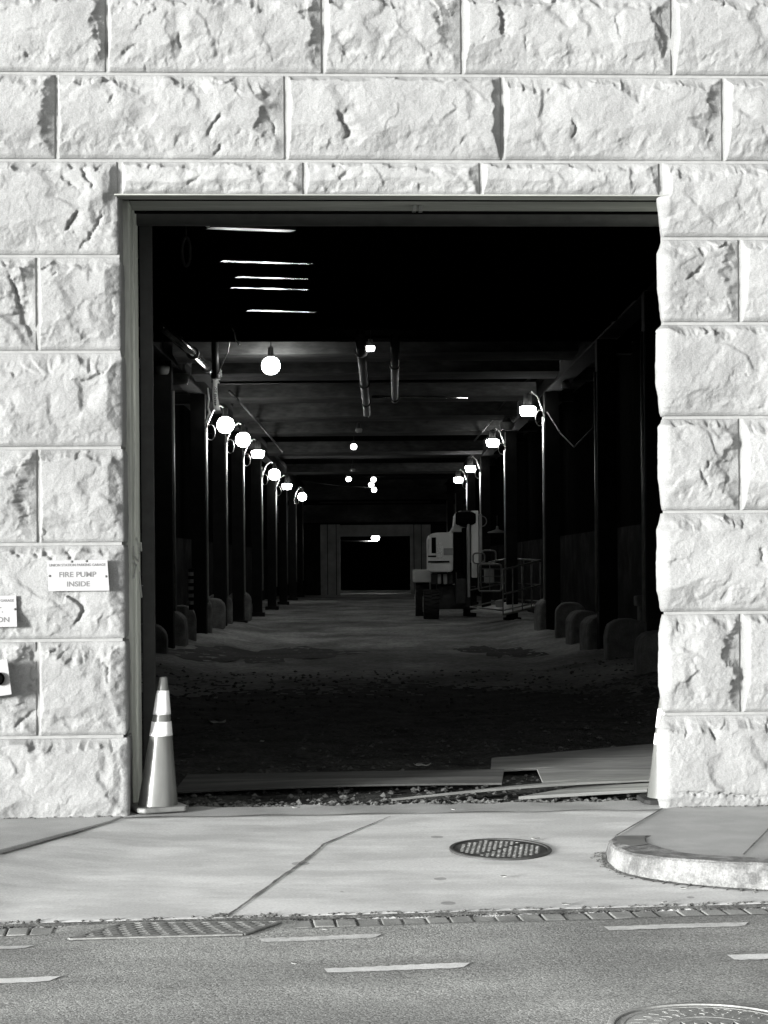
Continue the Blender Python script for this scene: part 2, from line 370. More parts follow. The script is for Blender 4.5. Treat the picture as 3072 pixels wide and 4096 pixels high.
SCARPS = [  # dark chips seen on the stones: polyline in photo pixels, depth (m), width (m)
    ([(1073, 18), (1082, 58), (1080, 88)], .05, .12), ([(1133, 84), (1134, 120)], .02, .03), ([(1412, 50), (1436, 92), (1428, 125)], .05, .07),
    ([(384, 76), (391, 108)], .03, .05), ([(258, 130), (285, 106), (302, 102)], .025, .05),
    ([(727, 247), (736, 268), (750, 288), (742, 305)], .055, .10), ([(445, 302), (463, 270), (480, 249)], .03, .06), ([(232, 232), (252, 206)], .02, .05),
    ([(457, 338), (482, 312)], .03, .05), ([(512, 298), (520, 283)], .02, .04), ([(1233, 258), (1239, 290), (1230, 302)], .025, .05),
    ([(141, 506), (153, 482), (173, 457)], .045, .10), ([(176, 364), (190, 392), (204, 412)], .035, .06), ([(130, 385), (168, 410)], .025, .05),
    ([(168, 540), (205, 498), (225, 450)], .03, .05),
    ([(110, 1277), (145, 1282), (169, 1300), (178, 1309), (177, 1325), (165, 1340), (160, 1353)], .045, .09),
    ([(143, 1192), (160, 1208)], .03, .05), ([(98, 1196), (118, 1210)], .03, .05), ([(62, 1190), (90, 1206)], .03, .05), ([(25, 1192), (52, 1205)], .03, .05),
    ([(63, 1446), (68, 1462), (74, 1472)], .045, .07), ([(60, 1478), (72, 1498)], .04, .06), ([(66, 1403), (70, 1420), (76, 1434)], .04, .06), ([(32, 1570), (46, 1556), (80, 1530)], .03, .06),
    ([(1474, 610), (1499, 590), (1519, 569)], .035, .06), ([(1504, 1013), (1513, 1030), (1523, 1052)], .03, .05), ([(1521, 995), (1523, 1015)], .025, .04),
    ([(1527, 1572), (1540, 1602)], .04, .07), ([(1435, 1706), (1520, 1712), (1600, 1716), (1659, 1722)], .035, .03),
    ([(20, 590), (34, 640), (50, 690), (72, 738)], .05, .09), ([(730, 392), (752, 372)], .03, .05), ([(400, 402), (430, 385)], .025, .05), ([(318, 372), (330, 358)], .025, .05),
    ([(1635, 1180), (1645, 1215)], .02, .05), ([(240, 1480), (228, 1440), (225, 1425)], .02, .05), ([(560, 232), (590, 268), (598, 300)], .02, .05),
]
SC = [([W(*p) for p in pl], d*.8, wd*.36) for pl, d, wd in SCARPS]
SEATS = [(*sorted((W(102, 1240)[0], W(237, 1240)[0])), W(170, 1277)[1], W(170, 1209)[1]), (W(-100, 1320)[0], W(37, 1320)[0], W(0, 1356)[1], W(0, 1286)[1])]
def scarps(h, s, z):
    for pl, dep, wd in SC:
        xs = [p[0] for p in pl]; zs = [p[1] for p in pl]
        m = (s > min(xs)-wd*3) & (s < max(xs)+wd*3) & (z > min(zs)-wd*3) & (z < max(zs)+wd*3)
        if not m.any(): continue
        a, b = s[m], z[m]; bd = np.full(a.shape, 1e9); sg = np.zeros(a.shape); tt = np.zeros(a.shape)
        nseg = len(pl)-1
        a = a + .014*fbm(a*17, b*17, 5, 3, .6); b = b + .014*fbm(a*17, b*17, 8, 3, .6)
        for i in range(nseg):
            (ax, az), (bx, bz) = pl[i], pl[i+1]; dx, dz = bx-ax, bz-az; ll = dx*dx+dz*dz
            t = np.clip(((a-ax)*dx+(b-az)*dz)/ll, 0, 1)
            dd = np.hypot(a-ax-t*dx, b-az-t*dz)
            side = (a-ax)*dz-(b-az)*dx
            if dz < 0 or (abs(dz) < .3*abs(dx)): side = side if dz > 0 else -side
            if abs(dz) < .25*abs(dx): side = -np.abs(dx)*(b-az)*1.0   # near-level scarps drop on the lower side
            u = dd < bd; bd = np.where(u, dd, bd); sg = np.where(u, side, sg); tt = np.where(u, (i+t)/nseg, tt)
        taper = np.clip(np.minimum(tt, 1-tt)*5, .12, 1)
        cut = np.where(sg > 0, np.exp(-(bd/wd)**1.3), np.exp(-(bd/.006)**2)*.6)*dep*taper
        cut = np.where((tt <= .001) | (tt >= .999), cut*np.exp(-(bd/.02)**2), cut)
        h[m] = h[m]-cut
    for a0, a1, b0, b1 in SEATS:
        k = np.clip(np.minimum(np.minimum(s-a0, a1-s), np.minimum(z-b0, b1-z))/.03+1, 0, 1)
        h[:] = h-np.maximum(h-.094, 0)*k
    return h
STEP = .0072
ZL = zc_l = W(829, 421)[1]
acc_co, acc_q, acc_n = [], [], [0]
def block(s0, s1, z0, z1, seed, wrap='', store=None, **kw):
    s0 += JW if wrap != 'L' else .030; s1 -= JW if wrap != 'R' else .030
    z0 += JW; z1 -= JW
    Wd, Hd = s1-s0, z1-z0
    ua = -RETL if wrap == 'L' else 0.; ub = Wd+RET if wrap == 'R' else Wd
    nu = max(4, int((ub-ua)/STEP)); nv = max(4, int(Hd/STEP))
    u1 = np.linspace(ua, ub, nu); v1 = np.linspace(0, Hd, nv)
    U, V = np.meshgrid(u1, v1)
    h = rock(U, V, Wd, Hd, seed, wrapL=wrap == 'L', wrapR=wrap == 'R', **kw)
    h = scarps(h, U+s0, V+z0)
    # skirt ring that runs back into the mortar
    U2 = np.pad(U, 1, mode='edge'); V2 = np.pad(V, 1, mode='edge'); h2 = np.pad(h, 1, constant_values=-.05)
    h2[1:-1, 1:-1] = np.maximum(h2[1:-1, 1:-1], -.012)
    if wrap == 'L': a = np.clip((U2+.03)/.06, 0, 1); sgn = -1; bs = s0+np.maximum(U2, 0); bt = np.maximum(-U2, 0)
    elif wrap == 'R': a = np.clip((Wd+.025-U2)/.05, 0, 1); sgn = 1; bs = s0+np.minimum(U2, Wd); bt = np.maximum(U2-Wd, 0)
    else: a = np.ones_like(U2); sgn = 0; bs = s0+U2; bt = np.zeros_like(U2)
    a = a*a*(3-2*a); ang = a*math.pi/2
    if wrap:
        up_ = np.clip((z0+V2-ZL+.02)/.02, 0, 1); ang = ang+(math.pi/2-ang)*up_
        ed = np.clip(((Wd-U2) if wrap == 'R' else U2)/.04, 0, 1); h2 = h2*(1-up_*(1-ed))
    amp = .30+.70*a
    X = bs + sgn*np.cos(ang)*h2*amp; T = bt - np.sin(ang)*h2*amp; Z = z0+V2
    n, m = X.shape
    co = np.stack([X, T, Z], -1).reshape(-1, 3); i = np.arange(n*m).reshape(n, m)
    q = np.stack([i[:-1, :-1], i[:-1, 1:], i[1:, 1:], i[1:, :-1]], -1).reshape(-1, 4)
    st = store if store is not None else (acc_co, acc_q, acc_n)
    st[0].append(co); st[1].append(q+st[2][0]); st[2][0] += len(co)
def zc(px, py): return W(px, py)[1]
def sx(px, py): return W(px, py)[0]
ZB = -.10
# full courses (photo joints)
zt = [zc(829, -198), zc(829, -12), zc(829, 162), zc(829, 348)]
rows = [(0, [-460, 30, 455, 860, 1240, 1700, 2120]), (1, [-420, -60 if False else -250, 230, 697, 998, 1452, 1890]), (2, [-370, 122, 617, 1084, 1562, 2010])]
sd_ = 100
for r, js in rows:
    for i in range(len(js)-1):
        sd_ += 7
        ym = (-105, 75, 255)[r]
        kw = dict(wr=random.uniform(.09, .125), wt=random.uniform(.08, .115), nsp=4)
        if r == 2 and i == 1: kw.update(wt=.12, wr=.15)
        if r == 2 and i == 2: kw.update(wt=.05, wr=.05)
        if r == 2 and i == 3: kw.update(wt=.11, wr=.16)
        if r == 1 and i in (2, 3): kw.update(wr=.12)
        block(sx(js[i], ym), sx(js[i+1], ym), zt[r+1], zt[r], sd_, **kw)
# left of the opening: (top, bottom, joints), the last one wraps into the opening
LE = {0: 262, 1: 268, 2: 271, 3: 275, 4: 277, 5: 280, 6: 285}
lys = [348, 553, 760, 967.5, 1175, 1383, 1592]
lj = [[-420, -120], [-330, 81], [-420, -140], [-330, 83], [-420, -150], [-330, 82], [-420, -130]]
for i, y0 in enumerate(lys):
    y1 = lys[i+1] if i < 6 else None
    za = zc(130, y0); zb = zc(130, y1) if y1 else ZB
    if i == 0: za = zt[3]
    ym = (y0+(y1 or 1772))/2; js = lj[i]+[LE[i]+1]
    for k in range(len(js)-1):
        sd_ += 7
        last = k == len(js)-2
        kw = dict(wr=random.uniform(.085, .12), wt=random.uniform(.08, .115))
        if i in (1, 3, 5) and not last: kw.update(wr=.17)
        if i == 2 and last: kw.update(wt=.14)
        if i == 4 and last: kw.update(wt=.07)
        block(sx(js[k], ym), sx(js[k+1], ym), zb, za, sd_, 'R' if last else '', **kw)
rys = [348, 515, 698.5, 901.5, 1105, 1323.5, 1541.5]
rj = [[1424, 1860, 2060], [1425, 1598, 2050], [1423, 1840, 2060], [1426, 1599, 2050], [1424, 1850, 2060], [1427, 1601, 2050], [1424, 1830, 2060]]
for i, y0 in enumerate(rys):
    y1 = rys[i+1] if i < 6 else None
    za = zc(1540, y0) if i else zt[3]; zb = zc(1540, y1) if y1 else ZB
    ym = (y0+(y1 or 1746))/2; js = list(rj[i]); js[0] -= 2
    for k in range(len(js)-1):
        sd_ += 7
        kw = dict(wr=random.uniform(.09, .13), wt=random.uniform(.08, .115))
        if i in (1, 3, 5) and k == 0: kw.update(wr=.12)
        if i == 6: kw.update(wt=.12, wb=.09)
        block(sx(js[k], ym), sx(js[k+1], ym), zb, za, sd_, 'L' if k == 0 else '', **kw)
mas = rawmesh('masonry', np.concatenate(acc_co), np.concatenate(acc_q), M['stone'], wall)
st_ = ([], [], [0])
ZL = zc(829, 421)
for i, (a, b) in enumerate([(260, 657), (657, 1038), (1038, 1425)]):
    block(sx(a, 384), sx(b, 384), ZL-.012, zt[3], 900+i*5, store=st_, wt=.065, wr=.09, wb=.03, Pm=.08, nsp=3)
lin = rawmesh('lintel', np.concatenate(st_[0]), np.concatenate(st_[1]), M['lintel'], wall)
lin['label'] = 'row of three thin rock-faced lintel stones over the opening'
SL, SR = sx(273, 1100)-.028, sx(1426, 1100)+.03      # opening sides (mortar core)
mo = MB()
SX = SR+.36
mo.box((-7.0, .008, -.5), (SL-.004, .30, 7.5)).box((SR+.004, .008, -.5), (7.0, .08, ZL+.004)).box((SX, .08, -.5), (7.0, .30, ZL+.004)).box((SL-.004, .008, ZL+.004), (7.0, .11, 7.5)).box((SL-.004, .11, ZL+.16), (7.0, .30, 7.5))
mo.build('mortar', M['mortar'], wall)
pl_ = MB()
for a, b in ((-14, sx(-455, 100)-.02), (sx(2118, 100), 14)):
    pl_.box((a, -.03, -.5), (b, .25, 9))
pl_.box((sx(-455, 100)-.02, -.03, zt[0]+.01), (sx(2118, 100), .25, 9))
pl_.build('plain_ashlar', M['plain'], wall)
core = MB()                                          # concrete backing behind the stone
core.box((-14, .30, -.5), (SL-.03, 1.02, 9)).box((SX+.06, .30, -.5), (14, 1.02, 9)).box((SL-.03, .30, ZL+.06), (SX+.06, 1.02, 9))
core.build('backing', M['soot'], wall)

# ------------------------------------------------------------------ door frame in the opening
df = empty('door_frame', (0, D0, 0), YAW, 'weathered timber frame lining the inside of the opening', 'door frame')
jl = MB()
SLj = SL+.035
for t0, t1, ds in ((.345, .60, 0), (.606, .83, .012), (.836, 1.06, .004)):
    jl.box((SLj-.09, t0, -.04), (SLj+ds, t1, ZL+.03))
j1 = jl.build('jamb', M['wood'], df, bevel=.006); j1['label'] = 'grey weathered plank jamb with pale scribbled paint'
jr_ = MB()
for t0, t1, ds in ((.345, .60, 0), (.606, 1.06, .01)):
    jr_.box((SX+.0-ds, t0, -.04), (SX+.05, t1, ZL+.03))
jr_.build('jamb', M['wood'], df, bevel=.006)
hd = MB(); hd.box((SLj+.002, .27, ZL+.012), (SX-.012, .63, ZL+.10)); hd.build('header', M['header'], df, bevel=.006)
ha = MB(); ha.box((SLj+.004, .225, ZL+.008), (SX-.014, .262, ZL+.12)); ha.build('gap_shade', M['black'], df)  # black strips painted in for the shaded gaps before and behind the header
ha = MB(); ha.box((SLj+.004, .64, ZL+.004), (SX-.014, .70, ZL+.12)); ha.build('gap_shade', M['black'], df)
lp = MB(); lp.box((SL-.03, -.045, ZL-.014), (SR+.02, .10, ZL-.004)); lp.build('lintel_plate', M['header'], df, bevel=.003)
gd = MB(); gd.box((SLj+.01, 1.10, -.03), (SLj+.10, 1.16, ZL)).box((SLj+.012, 1.30, -.03), (SLj+.05, 1.66, ZL)); gd.build('guide', M['darksteel'], df, bevel=.004)
gd = MB(); gd.box((SX-.02, 1.10, -.03), (SX+.05, 1.16, ZL)); gd.build('guide', M['darksteel'], df, bevel=.004)
def jp(px, py):           # photo point -> on left jamb face (s fixed), depth and height
    a, b = der(px, py)    # x = a*k ; s = x*CY+(k-D0)*SY = SLj
    k = (SLj+.0145 + D0*SY)/(a*CY+SY)
    t = (k-D0)*CY - a*k*SY
    return (SLj+.0145, t, EYE-b*k)
gf = MB()
for pl in ([(288, 1180), (290, 1200), (299, 1212), (301, 1196), (295, 1162)], [(304, 1172), (305.5, 1190)], [(301, 1235), (303, 1262), (306, 1290)], [(308, 1240), (308.5, 1246)], [(308, 1264), (309, 1276)], [(287, 1212), (294, 1220), (289, 1248)]):
    q = [jp(*p) for p in pl]
    q2 = []
    for a, b in zip(q[:-1], q[1:]):
        for i in range(4): q2.append(Vector(a).lerp(Vector(b), i/4))
    q2.append(Vector(q[-1])); gf.tube(q2, .006, 6)
gf.build('graffiti', M['graf'], df)
kn = MB(); kx = jp(317, 1383); kn.lathe([(.03, 0), (.03, .006), (.018, .008)], (kx[0]-.008, kx[1], kx[2]), 14, 'x'); kn.build('knot', M['sign'], df)
sb = empty('steel_beam', (0, D0, 0), YAW, 'dark rounded steel beam across the top just inside the timber frame', 'beam')
bq = MB(); bq.tube([(SL-.5, .97, ZL+.14), (SR+.5, .97, ZL+.14)], .17, 20); bq.build('drum', M['darksteel'], sb, smooth='auto')
bq = MB(); bq.box((SL-.4, 1.18, ZL+.02), (SR+.4, 1.22, ZL+.5)); bq.build('shroud', M['black'], sb)
bk = MB()
for pxx in (893, 907):
    s_, z_ = W(pxx, 447, .5); bk.box((s_-.012, .40, ZL-.028), (s_+.012, .46, ZL+.011))
br = bk.build('header_bracket', M['galv'], df)

# ------------------------------------------------------------------ signs
def text(body, wid, hgt, mt, parent, name, cx, cz, t, rot=0.):
    c = bpy.data.curves.new('txt', 'FONT'); c.body = body; c.align_x = 'CENTER'; c.extrude = .01; c.offset = .018
    o = bpy.data.objects.new('txt', c); COL.objects.link(o)
    bpy.context.view_layer.update()
    me = bpy.data.meshes.new_from_object(o.evaluated_get(bpy.context.evaluated_depsgraph_get()))
    bpy.data.objects.remove(o); bpy.data.curves.remove(c)
    n = len(me.vertices); co = np.empty(n*3, np.float32); me.vertices.foreach_get('co', co); co = co.reshape(-1, 3)
    lo, hi = co.min(0), co.max(0); md = (lo+hi)/2
    x = (co[:, 0]-md[0])/(hi[0]-lo[0])*wid; y = (co[:, 1]-md[1])/(hi[1]-lo[1])*hgt; z = co[:, 2]*.06
    ca, sa = math.cos(rot), math.sin(rot)
    out = np.stack([cx+x*ca-y*sa, t-z, cz+x*sa+y*ca], -1).astype(np.float32)
    me.vertices.foreach_set('co', out.ravel()); me.update(); me.name = name
    return link(name, me, mt, parent)
def signboard(label, pts, lines, screws, t=-.102):
    o = empty('wall_sign', (0, D0, 0), YAW, label, 'sign', 'white notices fixed to the stone')
    c = [W(*p, t) for p in pts]
    pm = MB(); pm.prism([(a, t, b) for a, b in c], (0, .004, 0)); pm.build('plate', M['sign'], o, bevel=.0012)
    for body, cx, cy, wp, hp in lines:
        s_, z_ = W(cx, cy, t); text(body, wp*.00300, hp*.00300, M['letter'], o, 'lettering', s_, z_, t-.0012, .004)
    for p in screws:
        s_, z_ = W(*p, t); sm = MB(); sm.lathe([(.0075, 0), (.0075, -.003), (.003, -.0065)], (s_, t-.0005, z_), 12, 'y'); sm.build('screw', M['screw'], o, smooth='auto')
        sm = MB(); sm.tube([(s_, t+.004, z_), (s_, -.02, z_)], .004, 6); sm.build('stud', M['screw'], o)
    return o
signboard('white FIRE PUMP INSIDE notice screwed to the stone left of the opening', [(102, 1211), (232, 1209), (236.5, 1276), (105, 1277)],
          [('UNION STATION PARKING GARAGE', 167, 1220.3, 120, 5.8), ('FIRE PUMP', 168, 1240.8, 79, 11.5), ('INSIDE', 169.5, 1261.3, 49, 11.2)],
          [(107.3, 1244), (229, 1245), (187, 1212), (155, 1213)])
signboard('white notice cut by the left picture edge, ending in T. and ON', [(-100, 1288), (35, 1286.5), (37, 1354), (-98, 1356)],
          [('UNION STATION PARKING GARAGE', -31.5, 1297.8, 121, 5.8), ('FIRE DEPT.', -40, 1318, 92, 11.5), ('CONNECTION', -38, 1339, 114, 11.2)],
          [(32.3, 1316), (-94, 1317)], -.112)
vp = empty('wall_plate', (0, D0, 0), YAW, 'tilted white square plate with a black round knob, low at the left edge', 'plate')
tq = -.15
pm = MB(); pm.prism([(a, tq, b) for a, b in [W(*p, tq) for p in ((-58, 1434), (16, 1423), (25.6, 1500), (-49, 1511))]], (0, .006, 0)); pm.build('plate', M['sign'], vp, bevel=.006)
s_, z_ = W(-4, 1466, tq); pm = MB(); pm.lathe([(.042, 0), (.042, -.03), (.034, -.045), (.012, -.05)], (s_, tq-.001, z_), 24, 'y'); pm.build('knob', M['black'], vp, smooth='auto')
for q in ((-48, 1445), (10, 1437), (14, 1490)):
    pm = MB(); s_, z_ = W(*q, tq); pm.tube([(s_, tq+.006, z_), (s_, -.0, z_)], .008, 8); pm.build('standoff', M['screw'], vp)

# ------------------------------------------------------------------ ground outside
def yroad(x): return 9.49 + .098*x
ZE = -.14; ZR = -.155
gr = MB(); gr.add([(-400, -400, -.6), (400, -400, -.6), (400, 400, -.6), (-400, 400, -.6)], [(0, 1, 2, 3)])
prop(gr.build('ground', M['asphalt']), kind='structure')
road = empty('road', (0, 0, 0), kind='structure')
xs = np.concatenate([np.linspace(-60, -6, 12), np.linspace(-5, 6, 90), np.linspace(7, 60, 12)])
ys = np.concatenate([np.linspace(-6, 4, 8), np.linspace(4.5, 9.6, 140)])
X, Yg = np.meshgrid(xs, ys)
Y = np.where(ys[:, None] >= 4, 4 + (Yg-4)/(5.6)*(yroad(X)-.05-4), Yg)
Zr = ZR + .008*fbm(X*.6, Y*.9, 3, 3) + .012*np.clip((6.8-Y)/3, 0, 1) - .022*((Y > yroad(X)-.232) & ((X < -1.6) | (X > -.40)))
gridmesh('asphalt', X, Y, Zr, M['asphalt'], road)
def zroad(x, y): return ZR + float(.008*fbm(np.array([x*.6]), np.array([y*.9]), 3, 3)[0]) + .012*min(1, max(0, (6.8-y)/3))
def dash(x0, y0, x1, y1, th, mt):
    a, b = G(x0, y0, ZR), G(x1, y1, ZR); n = 18; jit = random.random()*50
    vs = []; fs = []
    hw = th*G(x0, y0+1, ZR).y*0 + th/2*(a.y*a.y/(1.785*F))
    for i in range(n+1):
        p = a.lerp(b, i/n); e = min(i, n-i)/n
        w0 = hw*(1 if e > .03 else .75+.25*e/.03)*(1+.10*math.sin(i*2.3+jit)); w1 = hw*(1+.12*math.sin(i*3.1+jit*2))
        vs += [(p.x, p.y-w0, zroad(p.x, p.y-w0)+.004), (p.x + (.035 if i == n else -.015 if i == 0 else 0)*1, p.y+w1, zroad(p.x, p.y+w1)+.004)]
    for i in range(n): fs.append((2*i, 2*i+2, 2*i+3, 2*i+1))
    m = MB(); m.add(vs, fs); m.build('lane_dash', mt, road)
dash(707, 2096, 1000, 2086, 11, M['paint']); dash(1582, 2068, 1870, 2058, 11, M['paint']); dash(-180, 2128, 110, 2118, 11, M['paint'])
dash(566, 2031, 810, 2024, 8, M['oldpaint']); dash(1313, 2007, 1606, 1999, 8, M['oldpaint']); dash(-190, 2053, 56, 2047, 7, M['oldpaint'])

# apron (driveway crossing) that falls from the threshold to the gutter
lineA, lineB = G(240, 1775, 0), G(0, 1838, 0)
def xline(y): return lineA.x + (y-lineA.y)*(lineB.x-lineA.x)/(lineB.y-lineA.y)
def zapron(X, Y):
    t = np.clip((ywall(X)-Y)/(ywall(X)-yroad(X)), 0, 1)
    fl = np.clip((X-xline(Y))/.75, 0, 1); fl = fl*fl*(3-2*fl)
    return ZE*t*(.25+.75*fl) - .003
apron = empty('driveway_apron', (0, 0, 0), kind='structure')
xs = np.concatenate([np.linspace(-14, -3.2, 12), np.linspace(-3, 3.2, 120), np.linspace(3.4, 14, 12)])
tt = np.linspace(0, 1, 70)
X, T = np.meshgrid(xs, tt)
Y = ywall(X)+.10 + T*(yroad(X)-ywall(X)-.10) + np.where(T >= .999, .006*fbm(X*3, X*0+2, 9, 4), 0)
Z = zapron(X, Y) + .004*fbm(X*1.2, Y*1.2, 21, 3)
Xe, Ye, Ze = X[-1:], Y[-1:]-.022, Z[-1:]-.008
X = np.vstack([X, Xe, Xe]); Y = np.vstack([Y, Ye, Ye]); Z = np.vstack([Z, Ze, Ze-.2])
gridmesh('concrete', X, Y, Z, M['walk'], apron)
def zap(x, y): return float((zapron(np.array([x]), np.array([y])) + .004*fbm(np.array([x*1.2]), np.array([y*1.2]), 21, 3))[0])
def ga(px, py):
    z = 0.
    for _ in range(6):
        p = G(px, py, z); z = zap(p.x, p.y)
    return G(px, py, z)
def strip(pts, wds, lift, name, mt, parent, seed=1, n=8):
    vs = []; fs = []; rs = random.Random(seed); pp = []
    for a, b in zip(pts[:-1], pts[1:]):
        for i in range(n): pp.append(Vector(a).lerp(Vector(b), i/n))
    pp.append(Vector(pts[-1])); k = len(pp)
    for i, p in enumerate(pp):
        t = pp[min(i+1, k-1)]-pp[max(i-1, 0)]; t.z = 0; t.normalize(); nn = Vector((-t.y, t.x, 0))
        f = i/(k-1)*(len(wds)-1); j = min(int(f), len(wds)-2); w_ = wds[j]+(wds[j+1]-wds[j])*(f-j)
        a = p+nn*w_*(.5+rs.uniform(-.2, .25)); b = p-nn*w_*(.5+rs.uniform(-.2, .25))
        for q in (a, b): vs.append((q.x, q.y, zap(q.x, q.y)+lift if lift is not None else q.z))
    for i in range(k-1): fs.append((2*i, 2*i+1, 2*i+3, 2*i+2))
    m = MB(); m.add(vs, fs); return m.build(name, mt, parent)
strip([ga(844, 1764), ga(780, 1790), ga(700, 1824), ga(676, 1846), ga(630, 1880), ga(560, 1930), ga(484, 1984)], [.006, .013, .016, .018, .014], .004, 'expansion_joint', M['seam'], apron, 3)
strip([ga(466, 1982), ga(484, 1975)], [.04, .05], .006, 'expansion_joint', M['seam'], apron, 4)
strip([ga(285, 1768), ga(560, 1764), ga(840, 1759), ga(1120, 1754), ga(1424, 1748)], [.008, .007], .004, 'expansion_joint', M['damp'], apron, 5)
# threshold strip between the apron and the dirt
th = MB(); v = []
nth = 40
for i in range(nth+1):
    s_ = SL+(SX-SL)*i/nth
    e = .335+.03*math.sin(i*1.7)+.02*math.sin(i*3.9)
    for t in (-.09, e*.5, e): v.append(wl(s_, t, .006+.004*math.sin(i*.9+t*9)))
    v.append(wl(s_, e+.03, -.09))
f = []
for i in range(nth):
    for k in range(3): f.append((4*i+k, 4*i+k+1, 4*i+k+5, 4*i+k+4))
th.add(v, f); prop(th.build('threshold', M['walk2'], smooth='auto'), kind='structure')
# left flat sidewalk
ls = MB()
pA = wl(SL-.0, -.02, 0); q0 = Vector((xline(9.75), 9.75, 0))
poly = [wl(-14, -.0, .0), wl(lineA.x/CY+.05, .0, 0), Vector((lineA.x, lineA.y, 0)), lineB.copy(), q0, Vector((q0.x-.35, 9.42, 0)), Vector((-14, 8.2, 0))]
ls.prism([(p.x, p.y, -.25) for p in poly], (0, 0, .255)); prop(ls.build('sidewalk', M['walk2'], bevel=.012), kind='structure')
strip([Vector((lineA.x+.012, lineA.y, 0)), Vector((lineA.x*.5+lineB.x*.5+.012, (lineA.y+lineB.y)/2, 0)), Vector((lineB.x+.012, lineB.y, 0))], [.008, .016, .016], .005, 'expansion_joint', M['seam'], apron, 6)
# right raised sidewalk and curved curb
def Q(px, py): return G(px, py, .012)
outer = [Q(1427, 1748), Q(1375, 1778), Q(1324, 1808), Q(1317, 1816), Q(1320, 1824), Q(1331, 1832), Q(1359, 1842), Q(1404, 1849.5), Q(1479, 1857), Q(1570, 1862.5), Q(1659, 1866)]
dirr = (outer[-1]-outer[-2]).normalized(); outer.append(outer[-1]+dirr*11)
inner = [Q(1407, 1805), Q(1397, 1810), Q(1396, 1817), Q(1403, 1823), Q(1444, 1836), Q(1494, 1845), Q(1570, 1850), Q(1659, 1853.5)]
inner.append(inner[-1]+dirr*11)
def smoothpoly(pl, n=4):
    out = []
    for i in range(len(pl)-1):
        p0, p1, p2, p3 = pl[max(i-1, 0)], pl[i], pl[i+1], pl[min(i+2, len(pl)-1)]
        for j in range(n):
            t = j/n; out.append(.5*((2*p1)+(p2-p0)*t+(2*p0-5*p1+4*p2-p3)*t*t+(3*p1-p0-3*p2+p3)*t**3))
    out.append(pl[-1]); return out
cu_o = outer[:2]+smoothpoly(outer[2:10], 4)+outer[10:]
cu_i = smoothpoly(inner[:7], 4)+inner[7:]
sw = MB()
poly = [outer[0], Q(1328, 1806)+Vector((.02, 0, 0))] + [inner[0]+Vector((0, .004, 0))] + cu_i[1:] + [Vector((13, ywall(13), .012)), wl(SR+.10, .0, .012)]
sw.prism([(p.x, p.y, -.25) for p in poly], (0, 0, .262)); prop(sw.build('sidewalk', M['walk2']), kind='structure')
cb = MB(); n1 = cu_o[2:]; 
top_i = [Q(1328, 1807)] + cu_i
def resample(pl, n):
    L_ = [0]
    for a, b in zip(pl[:-1], pl[1:]): L_.append(L_[-1]+(b-a).length)
    out = []
    for i in range(n):
        d = L_[-1]*(i/(n-1))**1.6; j = 0
        while j < len(pl)-2 and L_[j+1] < d: j += 1
        out.append(pl[j].lerp(pl[j+1], min(1, (d-L_[j])/max(1e-9, L_[j+1]-L_[j]))))
    return out
A_, B_ = resample(n1, 120), resample(top_i, 120)
vs = []; fs = []
rs = random.Random(4)
for i, (a, b) in enumerate(zip(A_, B_)):
    t = A_[min(i+1, 119)]-A_[max(i-1, 0)]; t.z = 0; t.normalize(); o_ = Vector((t.y, -t.x, 0))
    wv = .006*math.sin(i*1.3)+rs.uniform(-.004, .004)
    vs += [b+Vector((0, 0, -.2)), b+Vector((0, 0, .002)), a-o_*(.012)+Vector((0, 0, .002+wv*.3)), a+o_*(.004+wv*.5)+Vector((0, 0, -.010)), a+o_*(.016+wv)+Vector((0, 0, -.065)), a+o_*(.022-wv)+Vector((0, 0, -.20))]
for i in range(119):
    for k in range(5): fs.append((6*i+k, 6*i+k+1, 6*i+k+7, 6*i+k+6))
cb.add(vs, fs); prop(cb.build('curb', M['curb'], smooth='auto'), kind='structure')
dk = MB(); dk.add([(p.x, p.y, .0175) for p in (Q(1334, 1807), Q(1395, 1806.5), Q(1392, 1812), Q(1394, 1820), Q(1402, 1825), Q(1366, 1830), Q(1332, 1821))], [tuple(range(7))])
dk.build('damp_patch', M['damp'], bpy.data.objects['curb'])
jt = MB()
def flat(pts, w_, z):
    vs = []; fs = []
    for i, p in enumerate(pts):
        t = pts[min(i+1, len(pts)-1)]-pts[max(i-1, 0)]; t.normalize(); nn = Vector((-t.y, t.x, 0))*w_*random.uniform(.35, .65)
        vs += [(p.x+nn.x, p.y+nn.y, z), (p.x-nn.x, p.y-nn.y, z)]
    return vs, [(2*i, 2*i+1, 2*i+3, 2*i+2) for i in range(len(pts)-1)]
a, b = Q(1668, 1785), Q(1606, 1848); jt.add(*flat([a.lerp(b, i/12) for i in range(13)], .013, .018))
jt.add(*flat([outer[0].lerp(Q(1326, 1807), i/14)+Vector((.012, 0, 0)) for i in range(15)], .013, .018))
jt.build('expansion_joint', M['seam'], bpy.data.objects['sidewalk.001'])
# the dirt line at the curb foot
dirt_l = MB()
pts = [a+Vector((0, 0, 0)) for a in A_[3:]]
vs = []; fs = []
for i, p in enumerate(pts):
    t = pts[min(i+1, len(pts)-1)]-pts[max(i-1, 0)]; t.z = 0; t.normalize(); o_ = Vector((t.y, -t.x, 0)); w_ = random.uniform(.02, .05)
    for q in (p+o_*.01, p+o_*(.022+w_)): vs.append((q.x, q.y, zap(q.x, q.y)+.0045))
for i in range(len(pts)-1): fs.append((2*i, 2*i+1, 2*i+3, 2*i+2))
dirt_l.add(vs, fs); dirt_l.build('dirt_seam', M['seam'], apron)
